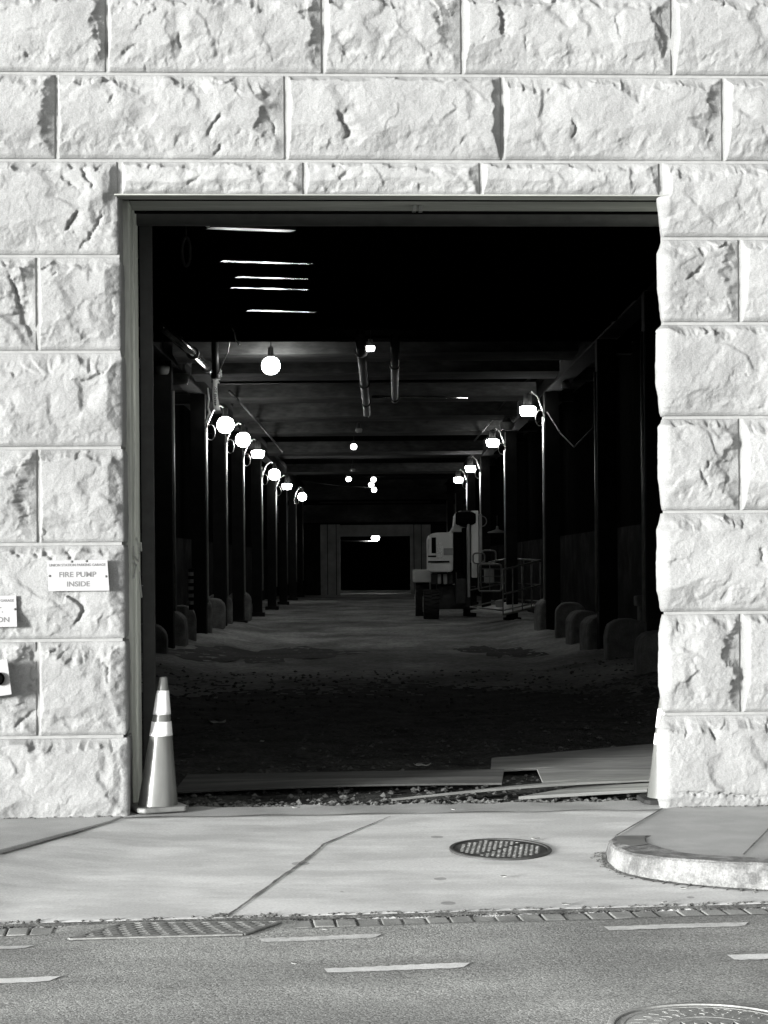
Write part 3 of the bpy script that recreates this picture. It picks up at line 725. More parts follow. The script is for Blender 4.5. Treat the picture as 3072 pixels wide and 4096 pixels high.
# brick gutter
gut = empty('brick_gutter', (0, 0, 0), kind='structure')
gb = MB(); x = -8.
gb.add([(-60, yroad(-60)-.26, ZR-.034), (60, yroad(60)-.26, ZR-.034), (60, yroad(60)+.02, ZR-.034), (-60, yroad(-60)+.02, ZR-.034)], [(0, 1, 2, 3)])
gb.build('bed', M['brickbed'], gut); gb = MB()
for i in range(60):
    xa, xb = -4+i*.15, -4+(i+1)*.15; ja, jb_ = .016*math.sin(i*1.9)+.008*math.sin(i*5.1), .016*math.sin((i+1)*1.9)+.008*math.sin((i+1)*5.1)
    gb.add([(xa, yroad(xa)-.058+ja, ZR+.003), (xb, yroad(xb)-.058+jb_, ZR+.003), (xb, yroad(xb)-.012, ZE-.004), (xa, yroad(xa)-.012, ZE-.004)], [(0, 1, 2, 3)])
gb.build('dirt_fillet', M['seam'], gut); gb = MB()
rs = random.Random(11)
while x < 10:
    wv = .115+rs.uniform(-.006, .006)
    if not (-1.62 < x < -.45):
        y1 = yroad(x)-.05+rs.uniform(-.008, .008); z = ZR-.004+rs.uniform(-.003, .003)
        gb.box((x, y1-.175, z-.05), (x+wv-.012, y1, z), rz=.098+rs.uniform(-.02, .02))
    x += wv
gb.build('paver_row', M['brick'], gut, bevel=.006)

# ------------------------------------------------------------------ drain grate and manholes
def bilerp(c, u, v): return (c[0]*(1-u)+c[1]*u)*(1-v)+(c[3]*(1-u)+c[2]*u)*v
zg = ZR+.004
c4 = [G(150, 2030, zg), G(525, 2020, zg), G(606, 1993, zg), G(272, 1996, zg)]
dg = empty('drain_grate', tuple(c4[0]), 0, 'rusty slotted iron drain grate set in the gutter left of centre', 'drain grate')
o0 = c4[0]; cl = [c-o0 for c in c4]
pit_shade = MB(); pit_shade.add([c+Vector((0, 0, .003)) for c in cl], [(0, 1, 2, 3)]); pit_shade.build('pit_shade', M['irondark'], dg)  # flat dark sheet painted in for the unlit hole under the bars
def bar(mb, a, b, w_, z0, z1):
    d = (b-a).normalized(); n = Vector((-d.y, d.x, 0))*w_/2
    mb.prism([a-n+Vector((0, 0, z0)), b-n+Vector((0, 0, z0)), b+n+Vector((0, 0, z0)), a+n+Vector((0, 0, z0))], (0, 0, z1-z0))
fr = MB()
for i in range(4):
    bar(fr, cl[i], cl[(i+1) % 4], .026, .0, .009)
fr.build('frame', M['iron'], dg, bevel=.003)
NB = 7
for k in range(1, NB):
    bb = MB(); v_ = k/NB
    bar(bb, bilerp(cl, .015, v_), bilerp(cl, .985, v_), .033, .003, .0075)
    bb.build('bar', M['ironlight'], dg, bevel=.003)
rb_ = MB()
for k in range(NB):
    for j in range(9):
        u_ = (j+.25+.5*(k % 2))/9.2
        a, b = bilerp(cl, u_, (k+.05)/NB), bilerp(cl, u_+.012, (k+.95)/NB); bar(rb_, a, b, .030, .003, .0085)
rb_.build('rib', M['ironlight'], dg)
def manhole(c, r, label, mt, ring, waffle, name='manhole_cover', tilt=None):
    o = empty(name, tuple(c), 0, label, 'manhole cover', 'round iron covers in the ground')
    if tilt: o.rotation_euler = tilt
    m = MB()
    prof = [(r*1.0, -.03), (r*1.0, .006), (r*.985, .010), (r*.93, .010), (r*.925, .002), (r*.92, -.03)]
    vs = []; fs = []; n = 72
    for R_, h in prof:
        for j in range(n): q = 2*math.pi*j/n; vs.append((R_*math.cos(q), R_*math.sin(q), h))
    for i in range(len(prof)-1):
        for j in range(n): fs.append((i*n+j, i*n+(j+1) % n, (i+1)*n+(j+1) % n, (i+1)*n+j))
    m.add(vs, fs); m.build('ring', ring, o, smooth='auto')
    m = MB(); m.lathe([(r*.918, -.03), (r*.918, .003), (r*.90, .005), (.001, .005)], (0, 0, 0), 72); m.build('lid', mt, o, smooth='auto')
    rs = random.Random(5); m = MB()
    if waffle:
        p = r*.115; k = int(r/p)+1
        for i in range(-k, k+1):
            for j in range(-k, k+1):
                x, y = (i+.5*(j % 2))*p, j*p
                if math.hypot(x, y) > r*.82: continue
                if abs(x*.5-y*.85) < p*.35: continue
                m.box((x-p*.30, y-p*.30, .004), (x+p*.30, y+p*.30, .0065+rs.uniform(0, .0015)), rz=.5)
        m.build('tread', M['ironlight'], o, bevel=.002)
    else:
        for R_, n in ((.42, 90), (.84, 120)):
            m.tube([(r*R_*math.cos(2*math.pi*i/n), r*R_*math.sin(2*math.pi*i/n), .001) for i in range(n)], .0065, 6, closed=True)
        for i in range(34):
            q = 2*math.pi*i/34
            for R0, R1 in ((.50, .60), (.66, .78)):
                a0 = q+rs.uniform(-.03, .03)
                pts = [(r*(R0+(R1-R0)*t)*math.cos(a0+t*rs.uniform(-.1, .1)), r*(R0+(R1-R0)*t)*math.sin(a0+t*.08), .001) for t in (0, .35, .7, 1)]
                m.tube(pts, .0062, 6)
        for i in range(5):
            x = (i-2)*r*.13
            m.tube([(x-.02, -.02+.03*(i % 2), .006), (x, .05-.02*(i % 2), .008), (x+.03, -.03, .006)], .010, 6)
        m.build('relief', M['roadiron'], o, smooth='auto')
    return o
c = ga(1081, 1836); c.z += .002
manhole(c, .302, 'black waffle-tread manhole cover in the pale driveway concrete', M['irondark'], M['irondark'], True, tilt=(-.0, 0, .35))
bpy.data.objects['manhole_cover'].rotation_euler = (.049, 0, .35)
c = G(1532, 2222, ZR+.016); manhole(c, .385, 'large worn manhole cover in the road at the bottom right corner', M['roadiron'], M['roadiron'], False)

# ------------------------------------------------------------------ traffic cones
def cone(c, h, rb, rt, base, lean, rz, label, bm='conebase'):
    o = empty('traffic_cone', tuple(c), rz, label, 'traffic cone', 'traffic cones at the mouth of the opening')
    m = MB(); b = base/2
    k = b*.80
    oct_ = [(-b, -k), (-k, -b), (k, -b), (b, -k), (b, k), (k, b), (-k, b), (-b, k)]
    m.prism([(x, y, .006) for x, y in oct_], (0, 0, .034)); m.build('base', M[bm], o, bevel=.01)
    def ax(z): return Vector((lean[0]*z/h, lean[1]*z/h, z))
    def rad(z): return rb+(rt-rb)*(z-.035)/(h-.035)
    def ringed(z0, z1, dr, nm, mt, n=40, cap=False, steps=6):
        vs = []; fs = []
        zs = [z0+(z1-z0)*i/steps for i in range(steps+1)]
        prof = [(rad(z)+dr, z) for z in zs]
        if dr: prof = [(rad(z0), z0)]+prof+[(rad(z1), z1)]
        if cap: prof += [(rt*.85, z1+.006), (rt*.7, z1+.006), (rt*.65, z1-.06)]
        for R_, z in prof:
            a = ax(z)
            for j in range(n): q = 2*math.pi*j/n; vs.append((a.x+R_*math.cos(q), a.y+R_*math.sin(q), z))
        for i in range(len(prof)-1):
            for j in range(n): fs.append((i*n+j, i*n+(j+1) % n, (i+1)*n+(j+1) % n, (i+1)*n+j))
        mm = MB(); mm.add(vs, fs); return mm.build(nm, mt, o, smooth=True)
    ringed(.035, h, 0, 'body', M['cone'], cap=True, steps=14)
    ringed(h*.725, h*.905, .0025, 'collar', M['band']); ringed(h*.565, h*.672, .0025, 'collar', M['band'])
    return o
c = G(335, 1757, .005); c = wl((c.x)*CY+.01, .185, .010)
cone(c, .875, .132, .027, .345, (.048, .0), .42, 'tall faded traffic cone with two white collars beside the left jamb')
c = wl(sx(1453, 1700), .27, .0)
cone(c, .70, .115, .026, .33, (.0, .01), .05, 'shorter traffic cone mostly hidden behind the right stone corner', 'rubber')  # near-black base colour paints in the shade behind the corner

# ------------------------------------------------------------------ inside: floor, threshold litter
ZF = -.035
ys = [12.35]
while ys[-1] < 122: ys.append(ys[-1] + max(.05, ys[-1]*ys[-1]*.00022))
ys = np.array(ys); xs = np.linspace(-6.2, 6.2, 260)
X, Y = np.meshgrid(xs, ys)
amp = np.clip((Y-12.9)/2, 0, 1)
Z = ZF + amp*(.035*fbm(X*.5, Y*.28, 41, 3)+.018*fbm(X*2.2, Y*1.8, 44, 4)+.012*ridged(X*6, Y*5, 47, 2)*np.clip((24-Y)/8, .15, 1)) + .20*np.clip((np.abs(X)-2.6)/1.1, 0, 1)*amp*np.clip((54-Y)/7, 0, 1)
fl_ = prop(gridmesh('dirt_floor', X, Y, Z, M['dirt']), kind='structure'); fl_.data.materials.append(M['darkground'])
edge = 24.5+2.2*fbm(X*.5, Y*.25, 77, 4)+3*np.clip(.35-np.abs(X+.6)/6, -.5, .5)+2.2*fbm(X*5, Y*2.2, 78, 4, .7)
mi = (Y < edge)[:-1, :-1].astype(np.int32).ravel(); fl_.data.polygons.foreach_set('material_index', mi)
def zf(x, y):
    a = min(1, max(0, (y-12.9)/2)); xa, ya = np.array([x]), np.array([y])
    return float(ZF + a*(.035*fbm(xa*.5, ya*.28, 41, 3)+.018*fbm(xa*2.2, ya*1.8, 44, 4))[0] + .20*min(1, max(0, (abs(x)-2.6)/1.1))*a*min(1, max(0, (54-y)/7)))
def floor_shade(px, py, rx, ry, label, seed):  # dark sheet that paints shade onto the tunnel floor
    c = G(px, py, ZF); o = empty('shade_patch', tuple(c), 0, None, None, None, 'structure'); n, k = 48, 9
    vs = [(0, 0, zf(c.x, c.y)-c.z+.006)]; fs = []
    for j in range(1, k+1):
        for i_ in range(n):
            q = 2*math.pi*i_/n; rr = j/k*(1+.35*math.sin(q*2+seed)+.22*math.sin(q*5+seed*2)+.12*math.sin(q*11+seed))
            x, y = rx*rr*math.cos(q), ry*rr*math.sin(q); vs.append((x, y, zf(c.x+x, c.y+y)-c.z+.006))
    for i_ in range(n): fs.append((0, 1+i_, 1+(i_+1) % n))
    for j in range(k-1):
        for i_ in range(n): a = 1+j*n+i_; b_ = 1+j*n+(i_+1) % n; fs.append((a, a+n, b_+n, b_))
    m = MB(); m.add(vs, fs); m.build('shade_soil', M['shadedirt'], o, smooth=True)
floor_shade(570, 1415, 1.25, 3.6, '', 1.); floor_shade(1075, 1408, .55, 2.6, '', 2.6)
def stones(name, pts, mt, label=None, kind='stuff'):
    vs = []; fs = []
    base = [(1, 0, 0), (-1, 0, 0), (0, 1, 0), (0, -1, 0), (0, 0, 1), (0, 0, -1), (.7, .7, .3), (-.6, .6, .4), (.5, -.7, .5), (-.6, -.6, .2)]
    m = MB()
    tri = [(0, 6, 4), (6, 2, 4), (2, 7, 4), (7, 1, 4), (1, 9, 4), (9, 3, 4), (3, 8, 4), (8, 0, 4), (0, 5, 6), (6, 5, 2), (2, 5, 7), (7, 5, 1), (1, 5, 9), (9, 5, 3), (3, 5, 8), (8, 5, 0)]
    for p, r in pts:
        sq = random.uniform(.45, .8); q = random.random()*6.3; ca, sa = math.cos(q), math.sin(q)
        vv = []
        for x, y, z in base:
            k = r*random.uniform(.7, 1.25); x, y = x*k*random.uniform(.8, 1.3), y*k
            vv.append((p[0]+x*ca-y*sa, p[1]+x*sa+y*ca, p[2]+z*k*sq+r*.3))
        m.add(vv, tri)
    o = m.build(name, mt); prop(o, label, kind=kind)
    return o
gp = []
for i in range(1500):
    s_ = random.uniform(SL+.05, SR-.05); t = .36+abs(random.gauss(0, .16)); s_ += max(0, (s_-SR+.4)*.8) if s_ > SR-.4 else 0; p = wl(s_, t, -.03); gp.append((p, random.uniform(.007, .026)*(1.3 if random.random() < .1 else 1)))
gp2 = []
for i in range(3200):
    d = 13+(random.random()**1.6)*16; x = random.uniform(-.20, .24)*d
    if abs(x) > 4.6: continue
    gp2.append(((x, d, zf(x, d)), random.uniform(.010, .032)))
o = stones('gravel', gp, M['gravel']); o['label'] = 'pale broken stone heaped along the back of the threshold'; o['category'] = 'gravel'
o = stones('gravel', gp2, M['darkgravel']); o['label'] = 'dark loose gravel strewn across the near tunnel floor'; o['category'] = 'gravel'
gp = []
for i in range(900):
    x = random.uniform(-2.6, 3.2); y = yroad(x)-.02+random.gauss(0, .022); gp.append(((x, y, ZR-.005 if y < yroad(x)-.01 else ZE-.004), random.uniform(.004, .014)))
for i in range(420):
    k = int(random.random()**1.5*80)+4; a = A_[k]; t = A_[k+1]-A_[k-1]; t.normalize(); n_ = Vector((t.y, -t.x, 0))
    p = a+n_*(.025+abs(random.gauss(0, .03))); gp.append(((p.x, p.y, zap(p.x, p.y)), random.uniform(.003, .010)))
for i in range(160):
    s_ = random.choice([random.uniform(-2.5, SL-.05), random.uniform(SR+.05, 2.8)]); p = wl(s_, -.03-abs(random.gauss(0, .03)), .012 if s_ > 0 else .005); gp.append((p, random.uniform(.003, .010)))
o = stones('grit', gp, M['gravel']); o['label'] = 'fine grit and crumbs along the gutter and curb foot'; o['category'] = 'grit'

def plywood(px4, z, th_, label, warp=0., zs=(0, 0, 0, 0), fm='ply', em='plyedge'):
    c = [G(x, y, z) for x, y in px4]
    ctr = sum(c, Vector())/4; o = empty('plywood_sheet', (ctr.x, ctr.y, z), 0, label, 'board', 'plywood sheets laid over the threshold')
    nu, nv = 20, 6; vt = []; fs = []
    for j in range(nv+1):
        for i in range(nu+1):
            u, v = i/nu, j/nv; p = bilerp(c, u, v)-ctr
            zz = ((zs[0]*(1-u)+zs[1]*u)*(1-v)+(zs[3]*(1-u)+zs[2]*u)*v) + warp*math.sin(math.pi*u)*(1-v)
            vt.append((p.x, p.y, zz+th_))
    for j in range(nv):
        for i in range(nu): a = j*(nu+1)+i; fs.append((a, a+1, a+nu+2, a+nu+1))
    m = MB(); m.add(vt, fs)
    m.build('face', M[fm], o)
    e = MB(); ring = [i for i in range(nu+1)]+[j*(nu+1)+nu for j in range(1, nv+1)]+[nv*(nu+1)+i for i in range(nu-1, -1, -1)]+[j*(nu+1) for j in range(nv-1, 0, -1)]
    ve = []; k = len(ring); fe = []
    L_ = 5
    for l in range(L_+1):
        for r_ in ring:
            x, y, zz = vt[r_]; q = .004*(l % 2); ve.append((x*(1-q*.2), y-q*1.0*(1 if y < 0 else -1), zz-th_*l/L_))
    for l in range(L_):
        for i in range(k): fe.append((l*k+i, l*k+(i+1) % k, (l+1)*k+(i+1) % k, (l+1)*k+i))
    e.add(ve, fe); e.build('edge', M[em], o)
    return o
plywood([(375, 1714), (1084, 1704), (1089, 1670), (405, 1676)], .000, .012, 'long plywood sheet lying flat behind the gravel left of centre', .015, (0, .03, .02, .0), 'plyshade', 'plyshade')
plywood([(1060, 1668), (1420, 1650), (1420, 1610), (1062, 1642)], .000, .018, 'rearmost plywood sheet fading into the dark at the right', .0)
plywood([(1172, 1692), (1430, 1676), (1430, 1634), (1160, 1664)], .022, .012, 'plywood sheet lapped over the rearmost one near the right jamb', .0, (.0, .0, 0, 0))
plywood([(845, 1730), (1430, 1698), (1430, 1683), (1100, 1702)], .012, .014, 'narrow splintered plywood strip running from centre to the right jamb', .02, (0, .035, .03, .0))
plywood([(1120, 1727), (1398, 1717), (1412, 1703), (1250, 1704)], .004, .02, 'short thick plywood offcut lying in front beside the right cone', .0, (0, .02, .02, 0))

def scrap(px, py, z, sz, label, mt, cat='litter', name='paper_scrap', curl=.3, place=None):
    p = place if place is not None else G(px, py, z); o = empty(name, tuple(p), random.random()*6, label, cat)
    n = 7; vs = []; fs = []
    for i in range(n):
        for j in range(4):
            u, v = i/(n-1)-.5, j/3-.5; wv = (1-4*u*u)**.5 if abs(u) < .5 else 0.12
            if 'leaf' in name: v *= max(.08, wv)
            vs.append((u*sz, v*sz*.6, .004+sz*curl*(u*u*1.2+v*v*.9)+sz*.04*math.sin(u*9+j)))
    for i in range(n-1):
        for j in range(3): fs.append((i*4+j, i*4+j+1, i*4+j+5, i*4+j+4))
    m = MB(); m.add(vs, fs); ob = m.build(name if False else 'sheet' if 'paper' in name else 'blade', mt, o, smooth=True)
    so_ = ob.modifiers.new('s', 'SOLIDIFY'); so_.thickness = .0012
    return o
for px, py, sz, lb in ((470, 1565, .17, 'flat pale paper lying on the dark dirt left of centre'), (912, 1654, .13, 'pale crumpled paper on the dirt behind the long plywood sheet'),
                       (386, 1554, .05, 'small bright foil scrap on the dirt just right of the tall cone'), (566, 1610, .06, 'small bright wrapper on the dirt between the two papers'),
                       (486, 1318, .3, 'pale scrap at the foot of the left columns deep inside'), (735, 1675, .06, 'thin pale wrapper just behind the left end of the long plywood')):
    p = G(px, py, ZF); p.z = zf(p.x, p.y)+.012; scrap(px, py, 0, sz, lb, M['paper'], place=p)
for px, py, lb in ((1090, 1898, 'dry leaf on the driveway below the waffle manhole cover'), (1157, 1816, 'tiny dry leaf at the far rim of the waffle manhole cover'),
                   (1223, 1958, 'dry leaf at the driveway edge right of centre'), (1435, 1953, 'curled leaf in the gutter under the curved curb'), (1478, 1923, 'pale leaf on the driveway in front of the curb face'),
                   (703, 2012, 'pale leaf on the asphalt above the short faded dash'), (636, 2086, 'pale leaf on the asphalt left of the long white dash'), (1335, 1864, 'leaf fragment at the tight bend of the curb'),
                   (980, 1752, 'pale crumpled leaf on the threshold strip'), (640, 1748, 'dry leaf at the gravel edge of the threshold')):
    p = ga(px, py) if py < 1960 else G(px, py, ZR+.008)
    if 1740 < py < 1757: p = G(px, py, .012)
    p.z += .003; scrap(px, py, 0, random.uniform(.04, .062), lb, M['leaf'], 'leaf', 'dry_leaf', .5, p)

# ------------------------------------------------------------------ the tunnel shell
ZC = 6.1
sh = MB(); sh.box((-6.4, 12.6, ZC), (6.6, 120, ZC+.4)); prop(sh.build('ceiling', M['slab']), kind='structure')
for sgn, lb in ((-1, 'sooty concrete side wall of the tunnel behind the left columns'), (1, 'sooty concrete side wall of the tunnel behind the right columns')):
    o = empty('tunnel_wall', (sgn*5.3, 12.8, 0), 0, lb, 'wall')
    m = MB(); 
    for i in range(14):
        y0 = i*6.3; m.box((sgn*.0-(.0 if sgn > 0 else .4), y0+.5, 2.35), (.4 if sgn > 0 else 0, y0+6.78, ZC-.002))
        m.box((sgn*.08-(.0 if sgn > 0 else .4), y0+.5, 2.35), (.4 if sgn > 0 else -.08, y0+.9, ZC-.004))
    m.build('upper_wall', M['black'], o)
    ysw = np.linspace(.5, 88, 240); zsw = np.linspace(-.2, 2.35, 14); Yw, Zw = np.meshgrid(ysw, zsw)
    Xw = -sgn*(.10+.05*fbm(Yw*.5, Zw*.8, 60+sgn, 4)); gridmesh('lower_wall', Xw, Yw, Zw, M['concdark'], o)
# front side walls that close the tunnel behind the facade
fs_ = MB(); fs_.box((-6.6, 13.3, -.3), (-6.2, 101, ZC)).box((6.3, 13.9, -.3), (6.7, 101, ZC)); prop(fs_.build('tunnel_shell', M['black']), kind='structure')

# columns
def column(x, d, label, rivets=False):
    o = empty('steel_column', (x, d, 0), 0, label, 'column', 'riveted steel columns along the tunnel')
    m = MB(); b, hd_ = .15, .16
    m.box((-b, -hd_, -.15), (b, -hd_+.022, 5.28)).box((-b, hd_-.022, -.15), (b, hd_, 5.28)).box((-.012, -hd_+.02, -.15), (.012, hd_-.02, 5.28))
    sgn = -1 if x > 0 else 1
    m.box((sgn*b-.008, -hd_+.021, -.15), (sgn*b+.008, hd_-.021, 5.28))          # plate on the side facing the lamps
    if rivets:
        for k in range(36):
            for q in (-.09, .09): m.lathe([(.018, 0), (.014, -.010), (.004, -.014)], (q, -hd_, .3+k*.14), 8, 'y')
    m.build('shaft', M['soot'], o)
    m = MB(); m.box((-.24, -.24, -.1), (.24, .24, .09)); m.build('base_plate', M['soot'], o, bevel=.01)
    m = MB(); m.tube([(sgn*(b+.035), -.06, .8), (sgn*(b+.035), -.06, 4.75)], .022, 8); m.build('lit_edge', M['galv'], o, smooth=True)  # pale tube added to paint the lamp-lit edge of the column
    return o
LD = [(33.6, 'first'), (40.2, 'second'), (45.6, 'third'), (51.6, 'fourth'), (59.9, 'fifth'), (68.5, 'sixth'), (77, 'seventh'), (86, 'eighth'), (94, 'ninth')]
for d, nm in LD: column(-3.76, d, f'sooty steel column, {nm} from the opening in the left row')
RDs = [(25.5, 'first'), (30.9, 'second'), (40.4, 'third'), (52.4, 'fourth'), (64.5, 'fifth'), (73.8, 'sixth'), (84, 'seventh'), (94, 'eighth')]
for d, nm in RDs: column(3.84, d, f'sooty steel column, {nm} from the opening in the right row', d < 35)
for x, lb in ((-3.8, 'long dark girder resting on the left column row'), (3.88, 'long dark girder resting on the right column row')):
    m = MB(); m.box((-.16, 24, 5.30), (.16, 99, 5.34)).box((-.012, 24, 5.34), (.012, 99, 5.74)).box((-.16, 24, 5.74), (.16, 99, 5.78))
    o = m.build('girder', M['soot']); o.location = (x, 0, 0); prop(o, lb, 'girder')
# cross beams
def ibeam(d, zb, hgt, rz, label, mt, fl=.13, x0=-5.2, x1=5.2, fm=None):
    m = MB()
    if fm:      # one stretch gets its own gloss, to place the lamp glint there
        xa, xb = -1.85+random.uniform(-.12, .12), -.85+random.uniform(-.1, .15)
        m.box((x0, -fl, 0), (xa, fl, .03)).box((xa, -fl, 0), (xb, fl, .03), 1).box((xb, -fl, 0), (x1, fl, .03))
    else: m.box((x0, -fl, 0), (x1, fl, .03))
    m.box((x0, -.012, .03), (x1, .012, hgt-.03)).box((x0, -fl, hgt-.03), (x1, fl, hgt))
    o = m.build('ceiling_beam', mt, bevel=.006) if not fm else m.build('ceiling_beam', None, mats=[mt, fm]); o.location = (0, d, zb); o.rotation_euler = (0, 0, rz)
    prop(o, label, 'beam', 'steel beams across the tunnel ceiling'); return o
nb = 0
ORD = 'first second third fourth fifth sixth seventh eighth ninth tenth eleventh twelfth thirteenth fourteenth fifteenth sixteenth seventeenth eighteenth'.split()
for py, fl in ((498, .17), (568, .13), (601, .12), (624, .12), (672, .14)):
    d = (5.30-EYE)/((VY-py)/F); p = P(590, py, d)
    ibeam(d-p.x*math.tan(.262), p.z, .70, .262, f'black slanting ceiling beam with a glinting lower edge, {ORD[nb]} inward from the opening', M['black'], fl, fm=M['flangedull'] if py == 498 else M['flange']); nb += 1
    bm_ = COL.objects[-1]; lv = (P(585, 790, 32.7)-p).normalized(); cv = (Vector((0, 0, EYE))-p).normalized(); hv = lv+cv
    bm_.rotation_euler.x = math.atan2(hv.y*math.cos(.262)-hv.x*math.sin(.262), -hv.z) + R(1.1)     # roll aimed so the lower edge catches the lamp glint
for d, zb, rz in ((29.8, 5.36, .16), (31.4, 5.36, .06)):
    ibeam(d, zb, .70, rz, f'black slanting ceiling beam, {ORD[nb]} inward from the opening', M['black']); nb += 1
for d in (34.2, 37.6, 43.2, 48.6, 54, 59.5, 65, 72, 80, 90):
    ibeam(d, 5.79, .30, .0, f'sooty straight ceiling beam, {ORD[nb]} inward from the opening', M['soot'], .16); nb += 1
# deep lit soffit panels
for k, (d, h) in enumerate(((33.2, .42), (36.6, .40), (41.8, .30), (47.4, .42), (53, .3), (62.5, .36), (76, .34))):
    m = MB(); m.prism([(-3.55, 0, 5.36), (-3.55, .9, 5.30), (-3.55, .9, 5.36), (-3.55, .12, 5.36+h)], (7.2, 0, 0))
    o = m.build('soffit_panel', M['slab']); o.location = (0, d, 0); prop(o, f'grimy concrete soffit panel between beams, {ORD[k]} from the front', 'panel', 'soffit panels between the ceiling beams')
# ------------------------------------------------------------------ lamps
GP = [(.07, .165), (.12, .14), (.16, .095), (.182, .03), (.182, -.03), (.165, -.085), (.125, -.135), (.07, -.165), (.01, -.175)]
BP = [(.12, .10), (.165, .09), (.178, .06), (.172, 0), (.155, -.07), (.13, -.10), (.02, -.105)]
def lamp(p, label, lit=True, bowl=False, sc=1., col=None, cat='lamp', group='hanging work lamps along the tunnel'):
    o = empty('work_lamp', tuple(p), 0, label, cat, group)
    m = MB(); m.lathe([(r*sc, h*sc) for r, h in (BP if bowl else GP)], (0, 0, 0), 24); m.build('globe', (M['lamp'] if sc > .75 else M['lampsmall']) if lit else M['globeoff'], o, smooth=True)
    m = MB(); hz = .085 if bowl else .16; hr = .12 if bowl else .075; m.lathe([(hr*sc, hz*sc), (hr*1.05*sc, (hz+.03)*sc), (hr*.8*sc, (hz+.06)*sc), (hr*.7*sc, .36*sc), (.03*sc, .38*sc)], (0, 0, 0), 20); m.build('housing', M['darksteel'], o, smooth='auto')
    if col is not None:
        sg = 1 if col > p[0] else -1; dx = col-p[0]
        m = MB(); m.tube([(0, 0, .34*sc), (.25*dx, -.02, .42*sc), (.6*dx, -.04, .30*sc), (.85*dx, -.05, .05), (dx, -.05, -.12)], .018, 8); m.build('arm', M['galv'], o, smooth=True)
        m = MB(); pts = []
        for i in range(15):
            q = i/14*2*math.pi; pts.append((.72*dx+.10*math.cos(q)*sg, -.07, -.16+.17*math.sin(q)))
        m.tube(pts, .0062, 6); m.build('cord', M['galv'], o, smooth=True)
    else:
        m = MB(); m.tube([(0, 0, .35*sc), (.01, 0, .35*sc+.25)], .012, 6); m.build('cord', M['darksteel'], o)
    return o
for k, (px, py, d) in enumerate(((487, 918, 40.1), (525, 950, 45.5), (557, 981, 51.5), (593, 1025, 59.8), (620, 1051, 68.3), (653, 1073, 82.))):
    lamp(P(px, py, d), f'glowing work lamp, {ORD[k]} from the front in the left row', bowl=k in (2, 4), col=-3.60 if k < 5 else -3.5)
for k, (px, py, d) in enumerate(((1140, 888, 40.3), (1064, 957, 52.3), (1016, 1013, 64.4), (990, 1037, 73.7))):
    lamp(P(px, py, d), f'glowing bowl-shaped work lamp, {ORD[k]} from the front in the right row', bowl=True, col=3.68)
lamp(P(585, 790, 32.7), 'big glowing globe lamp hanging alone under the ceiling at upper left', sc=.88)
for px, py, d, sc, lb in ((800, 753, 30.8, .42, 'small glowing lamp beside the thick ceiling pipes'), (764, 965, 57, .52, 'small glowing ceiling bulb on the centre line'), (753, 1035, 79, .60, 'farther small glowing bulb left of the centre line'),
                          (807, 1036, 80, .62, 'topmost of three glowing bulbs clustered far down the tunnel'), (802, 1047, 86, .66, 'middle of three glowing bulbs clustered far down the tunnel'), (808, 1058, 91, .70, 'lowest of three glowing bulbs clustered far down the tunnel')):
    lamp(P(px, py, d), lb, sc=sc, bowl=py == 753)
for px, py, d, lb, sc in ((390, 818, 36, 'unlit glass work lamp hanging near the left wall', 1.), (352, 800, 33.5, 'second unlit lamp half hidden behind the left jamb', .8), (1222, 832, 38, 'unlit lamp hanging near the right columns', .6),
                          (775, 930, 50, 'unlit lamp with pale bottom below the centre pipe', .55), (793, 895, 46, 'unlit small lamp at the end of the thick ceiling pipe', .55), (762, 1016, 70, 'unlit lamp between the centre bulbs', .6), (1095, 920, 48, 'unlit bell lamp between the first two right lamps', 1.)):
    lamp(P(px, py, d), lb, lit=False, sc=sc, bowl=True)
lamp(P(811, 1161, 104), 'glowing lamp seen through the doorway in the end wall', sc=1.2)

# pipes, cables, tape
def pipe(pts, r, label, mt, cat='pipe', name='drain_pipe', coll=()):
    pts = [Vector(p) for p in pts]; o0 = pts[0]; o = empty(name, tuple(o0), 0, label, cat)
    m = MB(); m.tube([p-o0 for p in pts], r, 14); m.build('run' if cat == 'pipe' else 'strand', mt, o, smooth=True)
    for f in coll:
        i = min(int(f*(len(pts)-1)), len(pts)-2); t = f*(len(pts)-1)-i; a = pts[i].lerp(pts[i+1], t)-o0; d = (pts[i+1]-pts[i]).normalized()
        m = MB(); m.tube([a-d*.05, a+d*.05], r*1.35, 14); m.build('coupling', M['darksteel'], o, smooth='auto')
    return o
def zp(px, py, z=5.15): return P(px, py, (z-EYE)*F/(VY-py))
pipe([zp(777, 722), zp(783, 780), zp(789, 850), zp(793, 893)], .085, 'thick dark pipe running back under the ceiling at the centre', M['dullpipe'], coll=(.2, .55, .8))
pipe([zp(853, 730), zp(853, 800), zp(853, 864)], .075, 'second thick dark pipe right of the centre pipe', M['dullpipe'], coll=(.4, .95))
pipe([P(803, 857, 39.7), P(930, 857.5, 39.9), P(1010, 859, 40.1)], .028, 'thin shiny cross pipe joining the two thick ceiling pipes', M['pipe'], coll=(.03,))
pipe([zp(352, 706), zp(410, 757), zp(468, 812)], .08, 'shiny slanting pipe at upper left with bright upper edge', M['pipe'], coll=(.55, .8, .99))
pipe([P(463, 712, 32.6), P(466, 815, 32.6)], .065, 'vertical dull pipe meeting the slanting pipe at upper left', M['dullpipe'], coll=(.12, .97))
pipe([P(502, 705, 32), P(492, 760, 32.2), P(470, 808, 32.5)], .012, 'thin wire dangling from the ceiling onto the pipe joint', M['galv'], 'wire', 'wire')
pipe([P(1182, 890, 40.2), P(1210, 935, 39), P(1240, 966, 38), P(1280, 925, 36), P(1315, 800, 33)], .014, 'sagging dark cable at the right beyond the first right lamp', M['rubber'], 'cable', 'cable')
